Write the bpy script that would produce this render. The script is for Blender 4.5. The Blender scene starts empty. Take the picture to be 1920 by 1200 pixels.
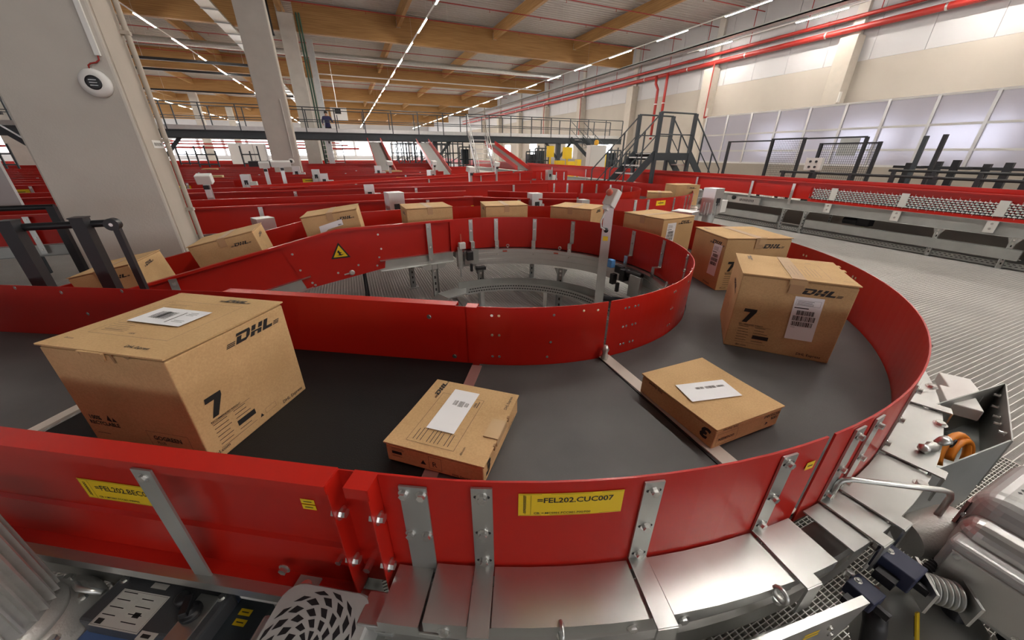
import bpy, math, random
from mathutils import Vector, Matrix
random.seed(7)
sc = bpy.context.scene
COL = sc.collection
rad = math.radians
cos, sin, pi = math.cos, math.sin, math.pi
FLOOR = -0.72
# ------------------------------------------------------------------ materials
def nmat(name):
    m = bpy.data.materials.new(name); m.use_nodes = True
    return m, m.node_tree.nodes, m.node_tree.links, m.node_tree.nodes['Principled BSDF']
def mat(name, col, rough=.5, metal=0., noise=None, bump=None, coat=0., nrough=0., spec=None, emis=0., stretch=(1, 1, 1)):
    """procedural painted / metal / plastic surface: noise=(scale, dark factor), bump=(scale, strength)"""
    m, N, L, b = nmat(name)
    b.inputs['Base Color'].default_value = (*col, 1); b.inputs['Roughness'].default_value = rough
    b.inputs['Metallic'].default_value = metal
    if coat: b.inputs['Coat Weight'].default_value = coat; b.inputs['Coat Roughness'].default_value = .12
    if spec is not None: b.inputs['Specular IOR Level'].default_value = spec
    tc = N.new('ShaderNodeTexCoord'); mp = N.new('ShaderNodeMapping'); mp.inputs['Scale'].default_value = stretch
    L.new(tc.outputs['Object'], mp.inputs['Vector'])
    if noise:
        n = N.new('ShaderNodeTexNoise'); n.inputs['Scale'].default_value = noise[0]; n.inputs['Detail'].default_value = 5
        L.new(mp.outputs[0], n.inputs['Vector'])
        r = N.new('ShaderNodeValToRGB'); r.color_ramp.elements[0].position = .3; r.color_ramp.elements[1].position = .7
        k = noise[1]; r.color_ramp.elements[0].color = (col[0] * k, col[1] * k, col[2] * k, 1); r.color_ramp.elements[1].color = (*col, 1)
        L.new(n.outputs['Fac'], r.inputs['Fac']); L.new(r.outputs['Color'], b.inputs['Base Color'])
        if nrough:
            mr = N.new('ShaderNodeMapRange'); mr.inputs['To Min'].default_value = rough - nrough; mr.inputs['To Max'].default_value = rough + nrough
            L.new(n.outputs['Fac'], mr.inputs['Value']); L.new(mr.outputs[0], b.inputs['Roughness'])
    if bump:
        n2 = N.new('ShaderNodeTexNoise'); n2.inputs['Scale'].default_value = bump[0]; n2.inputs['Detail'].default_value = 3
        L.new(mp.outputs[0], n2.inputs['Vector'])
        bp = N.new('ShaderNodeBump'); bp.inputs['Strength'].default_value = bump[1]; bp.inputs['Distance'].default_value = .01
        L.new(n2.outputs['Fac'], bp.inputs['Height']); L.new(bp.outputs['Normal'], b.inputs['Normal'])
    if emis:
        b.inputs['Emission Color'].default_value = (*col, 1); b.inputs['Emission Strength'].default_value = emis
    return m
M = {}
M['red'] = mat('red_paint', (.50, .0125, .006), .36, noise=(1.3, .9), coat=.08, spec=.35)
M['galv'] = mat('galvanised_steel', (.66, .67, .65), .32, .93, noise=(9, .90), nrough=.02)
M['galvdull'] = mat('dull_galvanised_steel', (.47, .48, .46), .48, .75, noise=(6, .88), nrough=.02)
M['alu'] = mat('aluminium', (.66, .65, .63), .36, .85, noise=(5, .92), nrough=.02)
M['cast'] = mat('cast_aluminium', (.60, .59, .56), .42, .55, noise=(30, .9), bump=(180, .15))
M['motor'] = mat('silver_grey_paint', (.50, .50, .49), .36, .25, noise=(8, .93), coat=.2)
M['bolt'] = mat('zinc_bolt', (.80, .80, .78), .25, .95)
M['beltblack'] = mat('black_rubber_belt', (.010, .009, .009), .62, noise=(2.0, .75), bump=(260, .2), spec=.3)
M['black'] = mat('black_plastic', (.012, .012, .014), .42)
M['blacksteel'] = mat('black_powder_coat', (.018, .018, .021), .5, noise=(20, .8))
M['dark'] = mat('charcoal_steel', (.040, .050, .058), .5, noise=(3, .85))
M['darkbox'] = mat('dark_grey_enclosure', (.060, .062, .068), .5, bump=(220, .1))
M['blue'] = mat('blue_enclosure', (.085, .15, .34), .48)
M['navy'] = mat('navy_sensor', (.028, .034, .075), .45)
M['lightblue'] = mat('light_blue_plastic', (.12, .33, .68), .4)
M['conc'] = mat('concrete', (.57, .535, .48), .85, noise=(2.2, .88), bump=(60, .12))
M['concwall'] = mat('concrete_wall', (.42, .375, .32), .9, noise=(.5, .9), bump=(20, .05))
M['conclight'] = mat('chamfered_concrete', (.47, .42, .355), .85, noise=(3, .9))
M['panel'] = mat('white_wall_panel', (.46, .45, .45), .55, noise=(.4, .95))
M['slab'] = mat('sub_floor_slab', (.20, .19, .175), .85, noise=(1, .8))
M['beltmid'] = mat('mid_grey_belt', (.19, .18, .17), .6)
M['grate'] = mat('galvanised_grating', (.74, .72, .68), .45, .25, noise=(2, .9))
M['deckroof'] = mat('roof_sheet', (.47, .44, .41), .6, .1, noise=(.5, .94))
M['redpipe'] = mat('red_sprinkler_pipe', (.33, .020, .014), .4)
M['white'] = mat('white_plastic', (.78, .77, .74), .45)
M['offwhite'] = mat('light_grey_enclosure', (.62, .60, .56), .5)
M['paper'] = mat('paper_label', (.86, .86, .87), .55)
M['inkgrey'] = mat('grey_print', (.13, .115, .11), .7)
M['ink'] = mat('black_print', (.016, .015, .015), .6)
M['yellow'] = mat('yellow_label', (.83, .56, .012), .42)
M['orange'] = mat('orange_cable', (.85, .27, .02), .4)
M['greenwire'] = mat('green_wire', (.10, .26, .03), .4)
M['brass'] = mat('brass', (.75, .5, .12), .3, .9)
M['skin'] = mat('skin', (.45, .26, .18), .6)
M['cloth'] = mat('dark_blue_cloth', (.03, .028, .09), .8)
M['clothblack'] = mat('black_trousers', (.012, .012, .014), .85)
M['hair'] = mat('dark_hair', (.02, .013, .01), .7)
M['mauve'] = mat('mauve_strip', (.42, .22, .20), .35, .4)
M['creamstrip'] = mat('cream_strip', (.62, .56, .49), .4, .1)
M['redtag'] = mat('red_tag', (.55, .10, .06), .5)
M['amber'] = mat('amber_lens', (.85, .45, .03), .3)
M['green'] = mat('green_conduit', (.04, .10, .06), .5)

def cardboard(name, col):
    m, N, L, b = nmat(name)
    b.inputs['Roughness'].default_value = .82; b.inputs['Specular IOR Level'].default_value = .25
    tc = N.new('ShaderNodeTexCoord')
    n = N.new('ShaderNodeTexNoise'); n.inputs['Scale'].default_value = 160; n.inputs['Detail'].default_value = 4
    n2 = N.new('ShaderNodeTexNoise'); n2.inputs['Scale'].default_value = 5
    L.new(tc.outputs['Object'], n.inputs['Vector']); L.new(tc.outputs['Object'], n2.inputs['Vector'])
    a = N.new('ShaderNodeMath'); a.operation = 'ADD'; L.new(n.outputs['Fac'], a.inputs[0]); L.new(n2.outputs['Fac'], a.inputs[1])
    r = N.new('ShaderNodeValToRGB'); r.color_ramp.elements[0].position = .38; r.color_ramp.elements[1].position = .62
    r.color_ramp.elements[0].color = (col[0] * .84, col[1] * .82, col[2] * .78, 1); r.color_ramp.elements[1].color = (*col, 1)
    h = N.new('ShaderNodeMath'); h.operation = 'MULTIPLY'; h.inputs[1].default_value = .5; L.new(a.outputs[0], h.inputs[0])
    L.new(h.outputs[0], r.inputs['Fac']); L.new(r.outputs['Color'], b.inputs['Base Color'])
    return m
M['card'] = cardboard('kraft_cardboard', (.62, .405, .20))
M['cardedge'] = mat('cut_cardboard_edge', (.34, .21, .10), .9)
M['tape'] = mat('brown_packing_tape', (.46, .285, .14), .5, spec=.5)
M['cleartape'] = mat('glossy_clear_tape', (.60, .41, .22), .22)

def wood():
    m, N, L, b = nmat('glulam_timber')
    b.inputs['Roughness'].default_value = .6
    tc = N.new('ShaderNodeTexCoord'); mp = N.new('ShaderNodeMapping'); mp.inputs['Scale'].default_value = (.35, .35, 9)
    L.new(tc.outputs['Object'], mp.inputs[0])
    n = N.new('ShaderNodeTexNoise'); n.inputs['Scale'].default_value = 2.2; n.inputs['Detail'].default_value = 6
    L.new(mp.outputs[0], n.inputs['Vector'])
    w = N.new('ShaderNodeTexWave'); w.bands_direction = 'Z'; w.inputs['Scale'].default_value = 3.6; w.inputs['Distortion'].default_value = .6
    L.new(tc.outputs['Object'], w.inputs['Vector'])
    x = N.new('ShaderNodeMath'); x.operation = 'MULTIPLY_ADD'; x.inputs[1].default_value = .18; L.new(w.outputs['Fac'], x.inputs[0]); L.new(n.outputs['Fac'], x.inputs[2])
    r = N.new('ShaderNodeValToRGB'); r.color_ramp.elements[0].position = .35; r.color_ramp.elements[1].position = .8
    r.color_ramp.elements[0].color = (.30, .15, .046, 1); r.color_ramp.elements[1].color = (.45, .25, .088, 1)
    L.new(x.outputs[0], r.inputs['Fac']); L.new(r.outputs['Color'], b.inputs['Base Color'])
    return m
M['wood'] = wood()

def beltgrey():
    m, N, L, b = nmat('grey_fabric_belt')
    b.inputs['Roughness'].default_value = .5; b.inputs['Specular IOR Level'].default_value = .45
    tc = N.new('ShaderNodeTexCoord')
    ck = N.new('ShaderNodeTexChecker'); ck.inputs['Scale'].default_value = 230
    L.new(tc.outputs['Object'], ck.inputs['Vector'])
    n = N.new('ShaderNodeTexNoise'); n.inputs['Scale'].default_value = 2.4; n.inputs['Detail'].default_value = 6
    L.new(tc.outputs['Object'], n.inputs['Vector'])
    r = N.new('ShaderNodeValToRGB'); r.color_ramp.elements[0].position = .32; r.color_ramp.elements[1].position = .72
    r.color_ramp.elements[0].color = (.056, .053, .052, 1); r.color_ramp.elements[1].color = (.090, .085, .082, 1)
    L.new(n.outputs['Fac'], r.inputs['Fac']); L.new(r.outputs['Color'], b.inputs['Base Color'])
    bp = N.new('ShaderNodeBump'); bp.inputs['Strength'].default_value = .35; bp.inputs['Distance'].default_value = .002
    L.new(ck.outputs['Fac'], bp.inputs['Height']); L.new(bp.outputs['Normal'], b.inputs['Normal'])
    return m
M['beltgrey'] = beltgrey()

def emit(name, col, s):
    m, N, L, b = nmat(name)
    b.inputs['Base Color'].default_value = (*col, 1); b.inputs['Emission Color'].default_value = (*col, 1); b.inputs['Emission Strength'].default_value = s
    return m
M['led'] = emit('led_diffuser', (1.0, .95, .88), 165)
M['daylight'] = emit('daylit_window', (.93, .95, 1.0), 5.0)
M['backlight'] = emit('rear_daylight_window', (.96, .96, 1.0), 1.8)
M['dimlight'] = emit('dim_daylit_window', (.86, .90, 1.0), 1.5)
def frosted():
    m, N, L, b = nmat('ribbed_polycarbonate')
    out = N['Material Output']
    tr = N.new('ShaderNodeBsdfRefraction'); tr.inputs['Color'].default_value = (.93, .92, .98, 1); tr.inputs['Roughness'].default_value = .45; tr.inputs['IOR'].default_value = 1.3
    tl = N.new('ShaderNodeBsdfTranslucent'); tl.inputs['Color'].default_value = (.62, .61, .67, 1)
    b.inputs['Base Color'].default_value = (.50, .49, .54, 1); b.inputs['Roughness'].default_value = .25; b.inputs['Specular IOR Level'].default_value = .6
    tc = N.new('ShaderNodeTexCoord'); w = N.new('ShaderNodeTexWave'); w.bands_direction = 'Y'; w.inputs['Scale'].default_value = 12
    L.new(tc.outputs['Object'], w.inputs['Vector'])
    bp = N.new('ShaderNodeBump'); bp.inputs['Strength'].default_value = .2; bp.inputs['Distance'].default_value = .004
    L.new(w.outputs['Fac'], bp.inputs['Height']); L.new(bp.outputs['Normal'], b.inputs['Normal'])
    m1 = N.new('ShaderNodeMixShader'); m1.inputs[0].default_value = .5; L.new(tl.outputs[0], m1.inputs[1]); L.new(b.outputs[0], m1.inputs[2])
    m2 = N.new('ShaderNodeMixShader'); m2.inputs[0].default_value = .55; L.new(tr.outputs[0], m2.inputs[1]); L.new(m1.outputs[0], m2.inputs[2])
    L.new(m2.outputs[0], out.inputs['Surface'])
    return m
M['poly'] = frosted()

# ------------------------------------------------------------------ mesh helpers
FR = {}
def thing(name, label, cat, loc=(0, 0, 0), rz=0., group=None, rot=None):
    o = bpy.data.objects.new(name, None); COL.objects.link(o)
    o.location = loc; o.rotation_euler = rot if rot else (0, 0, rz)
    o.empty_display_size = .05
    o['label'] = label; o['category'] = cat
    if group: o['group'] = group
    mw = Matrix.Translation(loc) @ o.rotation_euler.to_matrix().to_4x4()
    FR[o.name] = mw.inverted()
    return o
def tag(o, label, cat, group=None):
    o['label'] = label; o['category'] = cat
    if group: o['group'] = group
    return o
def root(o):
    while o.parent: o = o.parent
    return o
class MB:
    def __init__(s): s.v = []; s.f = []; s.mi = []; s.sm = []; s.cur = 0; s.smooth = False; s.cuts = []
    def part(s): s.cuts.append((len(s.v), len(s.f))); return s
    def build_parts(s, name, mats, parent=None, **k):
        cs = [c for c in s.cuts if c[0] < len(s.v)] + [(len(s.v), len(s.f))]; out = []
        for (v0, f0), (v1, f1) in zip(cs, cs[1:]):
            b = MB(); b.v = s.v[v0:v1]; b.f = [[i - v0 for i in f] for f in s.f[f0:f1]]; b.mi = s.mi[f0:f1]; b.sm = s.sm[f0:f1]; out.append(b.build(name, mats, parent, **k))
        return out
    def add(s, vs, fs):
        n = len(s.v); s.v += [tuple(x) for x in vs]
        for f in fs: s.f.append([i + n for i in f]); s.mi.append(s.cur); s.sm.append(s.smooth)
        return s
    def box(s, c, d, Rm=None):
        vs = []
        for x in (-.5, .5):
            for y in (-.5, .5):
                for z in (-.5, .5):
                    p = Vector((x * d[0], y * d[1], z * d[2]))
                    vs.append((Rm @ p if Rm else p) + Vector(c))
        return s.add(vs, [(0, 1, 3, 2), (4, 6, 7, 5), (0, 4, 5, 1), (2, 3, 7, 6), (0, 2, 6, 4), (1, 5, 7, 3)])
    def bx(s, x0, x1, y0, y1, z0, z1): return s.box(((x0 + x1) / 2, (y0 + y1) / 2, (z0 + z1) / 2), (abs(x1 - x0), abs(y1 - y0), abs(z1 - z0)))
    def bar(s, p0, p1, w, h, up=(0, 0, 1)):
        p0 = Vector(p0); p1 = Vector(p1); d = p1 - p0; l = d.length; x = d / l
        y = Vector(up).cross(x)
        if y.length < 1e-5: y = Vector((0, 1, 0)).cross(x)
        if y.length < 1e-5: y = Vector((1, 0, 0)).cross(x)
        y.normalize(); z = x.cross(y)
        return s.box((p0 + p1) / 2, (l, w, h), Matrix((x, y, z)).transposed())
    def cyl(s, p0, p1, r, n=14, r2=None, cap=True, tw=0.):
        p0 = Vector(p0); p1 = Vector(p1); x = (p1 - p0).normalized(); r2 = r if r2 is None else r2
        a = Vector((0, 0, 1)) if abs(x.z) < .9 else Vector((1, 0, 0))
        u = a.cross(x).normalized(); w = x.cross(u)
        vs = []
        for k in range(n):
            c = cos(2 * pi * k / n + tw) * u + sin(2 * pi * k / n + tw) * w
            vs += [p0 + c * r, p1 + c * r2]
        sm = s.smooth; s.smooth = n > 8
        s.add(vs, [(2 * k, 2 * ((k + 1) % n), 2 * ((k + 1) % n) + 1, 2 * k + 1) for k in range(n)])
        s.smooth = False
        if cap: s.add(vs, [tuple(2 * k for k in range(n))[::-1], tuple(2 * k + 1 for k in range(n))])
        s.smooth = sm; return s
    def lathe(s, p0, ax, prof, n=24):
        p0 = Vector(p0); x = Vector(ax).normalized(); a = Vector((0, 0, 1)) if abs(x.z) < .9 else Vector((1, 0, 0))
        u = a.cross(x).normalized(); w = x.cross(u); vs = []
        for (r, t) in prof:
            for k in range(n): vs.append(p0 + x * t + (cos(2 * pi * k / n) * u + sin(2 * pi * k / n) * w) * r)
        fs = []
        for j in range(len(prof) - 1):
            for k in range(n): fs.append((j * n + k, j * n + (k + 1) % n, (j + 1) * n + (k + 1) % n, (j + 1) * n + k))
        fs.append(tuple(range(n))[::-1]); fs.append(tuple((len(prof) - 1) * n + k for k in range(n)))
        sm = s.smooth; s.smooth = True; s.add(vs, fs); s.smooth = sm; return s
    def tube(s, pts, r, n=8, closed=False):
        pts = [Vector(p) for p in pts]; N = len(pts); vs = []; prev = None
        for i, p in enumerate(pts):
            d = (pts[(i + 1) % N] - pts[i - 1]) if closed else (pts[min(i + 1, N - 1)] - pts[max(i - 1, 0)])
            d.normalize()
            if prev is None:
                a = Vector((0, 0, 1)) if abs(d.z) < .9 else Vector((1, 0, 0)); u = a.cross(d).normalized()
            else: u = (prev - d * prev.dot(d)).normalized()
            prev = u; w = d.cross(u)
            for k in range(n): vs.append(p + (cos(2 * pi * k / n) * u + sin(2 * pi * k / n) * w) * r)
        fs = []
        for i in range(N if closed else N - 1):
            j = (i + 1) % N
            for k in range(n): fs.append((i * n + k, i * n + (k + 1) % n, j * n + (k + 1) % n, j * n + k))
        if not closed: fs += [tuple(range(n))[::-1], tuple((N - 1) * n + k for k in range(n))]
        sm = s.smooth; s.smooth = True; s.add(vs, fs); s.smooth = sm; return s
    def prism(s, poly, O, U, V, W):
        """2-d polygon (u,v) on plane O,U,V extruded along W"""
        O, U, V, W = Vector(O), Vector(U), Vector(V), Vector(W); n = len(poly)
        vs = [O + U * a + V * b for a, b in poly] + [O + U * a + V * b + W for a, b in poly]
        return s.add(vs, [tuple(range(n))[::-1], tuple(range(n, 2 * n))] + [(k, (k + 1) % n, n + (k + 1) % n, n + k) for k in range(n)])
    def sweep(s, path, prof, closed=True, caps=True):
        """profile (a = left of travel, b = up) swept along a path, mitred in plan"""
        path = [Vector(p) for p in path]; n = len(prof); vs = []
        for i, p in enumerate(path):
            ds = []
            if i > 0: ds.append((path[i] - path[i - 1]).to_2d().normalized())
            if i < len(path) - 1: ds.append((path[i + 1] - path[i]).to_2d().normalized())
            d = sum(ds, Vector((0, 0))).normalized(); k = 1 / max(.3, d.dot(ds[0])); nl = Vector((-d.y, d.x, 0)) * k
            for a, b in prof: vs.append(p + nl * a + Vector((0, 0, b)))
        fs = []
        for i in range(len(path) - 1):
            for k in range(n if closed else n - 1):
                fs.append((i * n + k, i * n + (k + 1) % n, (i + 1) * n + (k + 1) % n, (i + 1) * n + k))
        if closed and caps: fs += [tuple(range(n))[::-1], tuple((len(path) - 1) * n + k for k in range(n))]
        return s.add(vs, fs)
    def ring(s, c, prof, a0, a1, n=64, z=0.):
        """profile polygon (r,z) turned about the vertical through c"""
        m = len(prof); vs = []
        for i in range(n + 1):
            a = rad(a0 + (a1 - a0) * i / n)
            for r, zz in prof: vs.append((c[0] + r * cos(a), c[1] + r * sin(a), zz + z))
        fs = [(i * m + k, i * m + (k + 1) % m, (i + 1) * m + (k + 1) % m, (i + 1) * m + k) for i in range(n) for k in range(m)]
        fs += [tuple(range(m))[::-1], tuple(n * m + k for k in range(m))]
        return s.add(vs, fs)
    def bolt(s, p, ax, r=.008, h=.007):
        s.part(); p = Vector(p); ax = Vector(ax).normalized()
        s.cyl(p, p + ax * .002, r * 1.45, 12); return s.cyl(p, p + ax * h, r, 6)
    def build(s, name, mats, parent=None, world=True, bevel=0., seg=2, kind=None):
        me = bpy.data.meshes.new(name)
        vs = s.v
        if parent is not None and world:
            iv = FR[root(parent).name]; vs = [tuple(iv @ Vector(p)) for p in vs]
        me.from_pydata(vs, [], s.f)
        if not isinstance(mats, (list, tuple)): mats = [mats]
        for m in mats: me.materials.append(M[m] if isinstance(m, str) else m)
        me.polygons.foreach_set('material_index', s.mi); me.polygons.foreach_set('use_smooth', s.sm)
        me.validate(); me.update()
        o = bpy.data.objects.new(name, me); COL.objects.link(o)
        if parent is not None: o.parent = parent
        if bevel:
            b = o.modifiers.new('bevel', 'BEVEL'); b.width = bevel; b.segments = seg; b.limit_method = 'ANGLE'; b.angle_limit = rad(40)
        if kind: o['kind'] = kind
        return o
def recalc(o):
    import bmesh
    bm = bmesh.new(); bm.from_mesh(o.data); bmesh.ops.recalc_face_normals(bm, faces=bm.faces); bm.to_mesh(o.data); bm.free(); return o
def dup_tree(r, loc, rz, label, group=None):
    c = r.copy(); COL.objects.link(c); c.location = loc; c.rotation_euler = (0, 0, rz); c['label'] = label
    if group: c['group'] = group
    FR[c.name] = (Matrix.Translation(loc) @ Matrix.Rotation(rz, 4, 'Z')).inverted()
    for ch in list(r.children):
        d = ch.copy(); COL.objects.link(d); d.parent = c
        for g in list(ch.children):
            e = g.copy(); COL.objects.link(e); e.parent = d
    return c
_tc = {}
def text2d(s, size=1., shear=0., bold=0., wide=1.):
    k = (s, shear, bold)
    if k not in _tc:
        cu = bpy.data.curves.new('t', 'FONT'); cu.body = s; cu.size = 1; cu.shear = shear; cu.offset = bold; cu.resolution_u = 2
        ob = bpy.data.objects.new('t', cu); me = ob.to_mesh()
        _tc[k] = ([(v.co.x, v.co.y) for v in me.vertices], [tuple(p.vertices) for p in me.polygons])
        ob.to_mesh_clear(); bpy.data.objects.remove(ob); bpy.data.curves.remove(cu)
    v, f = _tc[k]
    return [(x * size * wide, y * size) for x, y in v], f
class Face:
    """flat print on a plane: O origin, U right, V up (metres)"""
    def __init__(s, mb, O, U, V): s.mb = mb; s.O, s.U, s.V = Vector(O), Vector(U), Vector(V)
    def P(s, u, v): return s.O + s.U * u + s.V * v
    hold = False
    def cut(s):
        if not s.hold: s.mb.part()
    def text(s, t, u, v, size, shear=0., bold=0., wide=1., align='l', rot=0.):
        s.cut()
        vs, fs = text2d(t, size, shear, bold, wide)
        if not vs: return
        w = max(x for x, y in vs); off = {'l': 0, 'c': -w / 2, 'r': -w}[align]; c, q = cos(rot), sin(rot)
        s.mb.add([s.P(u + (x + off) * c - y * q, v + (x + off) * q + y * c) for x, y in vs], fs)
    def rect(s, u, v, w, h): s.mb.add([s.P(u, v), s.P(u + w, v), s.P(u + w, v + h), s.P(u, v + h)], [(0, 1, 2, 3)])
    def poly(s, pts): s.mb.add([s.P(*p) for p in pts], [tuple(range(len(pts)))])
    def frame(s, u, v, w, h, t=.0012):
        s.cut(); s.rect(u, v, w, t); s.rect(u, v + h - t, w, t); s.rect(u, v, t, h); s.rect(u + w - t, v, t, h)
    def logo(s, u, v, h, rot=0.):
        """slanted heavy three letter mark between groups of thin lines, h = letter height"""
        s.cut(); c, q = cos(rot), sin(rot)
        def pl(pts): s.poly([(u + ((x + .5 * y) * c - y * q) * h, v + ((x + .5 * y) * q + y * c) * h) for x, y in pts])
        def bl(x0, x1, y0, y1): pl([(x0, y0), (x1, y0), (x1, y1), (x0, y1)])
        bl(1.0, 1.5, 0, .66); bl(1.5, 2.1, 0, .26); pl([(2.1, 0), (2.45, .3), (2.45, .75), (2.05, .75), (2.05, .26)]); pl([(.85, .74), (2.45, .75), (2.3, 1), (.85, 1)])
        bl(2.6, 3.08, 0, .45); bl(2.6, 3.08, .53, 1); bl(3.4, 3.88, 0, .45); bl(3.4, 3.88, .53, 1); bl(3.08, 3.4, .30, .45)
        bl(4.05, 4.53, 0, 1); bl(4.53, 5.25, 0, .28)
        for k in range(3): bl(0, .85, .02 + k * .15, .11 + k * .15); bl(5.4, 6.1, .02 + k * .15, .11 + k * .15)
    def lines(s, u, v, w, n, dv, t=.0016):
        s.cut()
        for k in range(n): s.rect(u, v - k * dv, w * random.uniform(.72, 1), t)
    def bars(s, u, v, w, h, step=.003):
        x = 0
        while x < w:
            b = random.choice((.5, .8, 1.4)) * step; s.rect(u + x, v, min(b, w - x), h); x += b + random.choice((.5, .9)) * step
ORD = 'first second third fourth fifth sixth seventh eighth ninth tenth eleventh twelfth thirteenth fourteenth fifteenth sixteenth seventeenth eighteenth nineteenth twentieth'.split()
ORD += ['twenty-' + o for o in ORD[:9]] + ['thirtieth'] + ['thirty-' + o for o in ORD[:9]]
EXPOSURE = 1.25
# ------------------------------------------------------------------ camera
cam = bpy.data.cameras.new('camera'); co = bpy.data.objects.new('camera', cam); COL.objects.link(co)
cam.sensor_width = 36; cam.sensor_fit = 'HORIZONTAL'; cam.lens = 667.0 / 1920 * 36; cam.clip_start = .02; cam.clip_end = 500
Rc = ((.9204361, -.39087367, .00389424), (-.16239091, -.39142501, -.90576799), (.35556516, .83306916, -.42375604))
co.matrix_world = Matrix(((Rc[0][0], -Rc[1][0], -Rc[2][0], 0), (Rc[0][1], -Rc[1][1], -Rc[2][1], 0), (Rc[0][2], -Rc[1][2], -Rc[2][2], .93), (0, 0, 0, 1)))
sc.camera = co
sc.view_settings.view_transform = 'Standard'; sc.view_settings.look = 'None'; sc.view_settings.gamma = 1; sc.view_settings.exposure = EXPOSURE
sc.cycles.use_denoising = True
sc.cycles.max_bounces = 10; sc.cycles.diffuse_bounces = 5; sc.cycles.transparent_max_bounces = 12; sc.cycles.sample_clamp_indirect = 8
w = bpy.data.worlds.new('world'); sc.world = w; w.use_nodes = True
w.node_tree.nodes['Background'].inputs[0].default_value = (.75, .82, 1, 1); w.node_tree.nodes['Background'].inputs[1].default_value = .25

# ------------------------------------------------------------------ the hall
XW, YF, XL, YB, ZC = 23.5, 118., -48., -17., 8.86
b = MB(); b.bx(XL, XW, YB, YF, -1.42, -1.36); b.build('floor', 'slab', kind='structure')
b = MB()
XG = 3.36                                   # panels turn a quarter outside the loop
x = -14.
while x < XG: b.bx(x, x + .005, -3, 27, FLOOR - .030, FLOOR + .0005); x += .0345
y = -3.
while y < 27: b.bx(-14, XG, y, y + .0022, FLOOR - .012, FLOOR); y += .0135
x = XG
while x < 13.2: b.bx(x, x + .0030, -3, 27, FLOOR - .024, FLOOR); x += .0135
y = -3.
while y < 27: b.bx(XG, 13.2, y, y + .005, FLOOR - .010, FLOOR + .0005); y += .038
b.build('floor_grating', 'grate', kind='structure')
b = MB()
for x in (-14, -10, -6, -2, 2, 6, 10, 13.2): b.bx(x - .03, x + .03, -3, 27, FLOOR - .16, FLOOR - .026)
for y in (-3, 0, 3, 6, 9, 12, 15, 18, 21, 24, 27): b.bx(-14, 13.2, y - .02, y + .02, FLOOR - .10, FLOOR - .025)
b.build('trim_1', 'galvdull', kind='structure')
b = MB(); b.bx(13.25, XW, YB, YF, FLOOR - .1, FLOOR); b.bx(XL, 13.2, 27.05, YF, FLOOR - .1, FLOOR); b.bx(XL, -14.05, YB, 27, FLOOR - .1, FLOOR)
b.build('floor_concrete', 'conc', kind='structure')
b = MB(); b.bx(XW, XW + .3, YB, YF, -1.4, 5.02); b.build('wall_right', 'concwall', kind='structure')
b = MB()
y = YB
while y < YF: b.bx(XW + .02, XW + .3, y + .006, y + 1.94, 5.03, 5.0 + 1.75); b.bx(XW - .05, XW + .3, y + .006, y + 1.94, 6.77, ZC + .4); y += 1.95
b.bx(XW + .05, XW + .3, YB, YF, 5.02, ZC + .4)
b.build('wall_right_panels', 'panel', kind='structure')
b = MB(); b.bx(XL, XW, YB - .3, YB, -1.4, ZC + .4); b.build('wall_back', 'panel', kind='structure')
b = MB(); b.bx(XL - .3, XL, YB, YF, -1.4, ZC + .4); b.build('wall_left', 'panel', kind='structure')
b = MB(); b.bx(XL, XW, YF, YF + .3, -1.4, ZC + .4); b.build('wall_far', 'panel', kind='structure')
# roof sheet with trapezoid ribs running across the hall
b = MB(); prof = []
y = YB; pts = []
while y < 90: pts += [(y, 0), (y + .13, 0), (y + .17, .07), (y + .29, .07)]; y += .33
vs = []
for (yy, zz) in pts: vs += [(XL, yy, ZC + zz), (XW + .2, yy, ZC + zz)]
b.add(vs, [(2 * i, 2 * i + 1, 2 * i + 3, 2 * i + 2) for i in range(len(pts) - 1)])
b.bx(XL, XW + .2, YB, YF, ZC + .10, ZC + .2)
b.build('ceiling', 'deckroof', kind='structure')
# windows: daylight strips low in the far wall, left wall and right wall
n = 1
def window(x0, x1, y0, y1, z0, z1, m='daylight'):
    global n
    b = MB(); b.bx(x0, x1, y0, y1, z0, z1); o = b.build('window_%d' % n, m, kind='structure'); n += 1
    b = MB(); t = .06
    if x1 - x0 > y1 - y0:
        for k in range(4): xx = x0 + (x1 - x0) * k / 3; b.bx(xx - t / 2, xx + t / 2, y0 - .04, y0 - .004, z0, z1)
        b.bx(x0, x1, y0 - .04, y0 - .004, z0 - t, z0); b.bx(x0, x1, y0 - .04, y0 - .004, z1, z1 + t)
    else:
        xs = x0 if x0 > 0 else x1; s = -1 if x0 > 0 else 1
        for k in range(4): yy = y0 + (y1 - y0) * k / 3; b.bx(xs + s * .004, xs + s * .04, yy - t / 2, yy + t / 2, z0, z1)
        b.bx(xs + s * .004, xs + s * .04, y0, y1, z0 - t, z0); b.bx(xs + s * .004, xs + s * .04, y0, y1, z1, z1 + t)
    b.build('window_frame', 'offwhite', o, world=False)
for k in range(14): window(XL + 1 + k * 5.0, XL + 5.4 + k * 5.0, YF - .06, YF - .02, .3, 3.7)
for k in range(12): window(XL + .02, XL + .06, 12 + k * 8.6, 19.4 + k * 8.6, .9, 3.4)
for y0, y1 in ((31.0, 33.2), (38, 39.4), (47, 49), (56, 58), (64, 66)): window(XW - .06, XW - .02, y0, y1, .6, 2.1)
for y0, y1 in ((3.5, 5.9), (6.6, 9.2), (10.0, 12.6), (14.2, 16.4)): window(XW - .06, XW - .02, y0, y1, 1.0, 2.3, 'dimlight')

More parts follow.
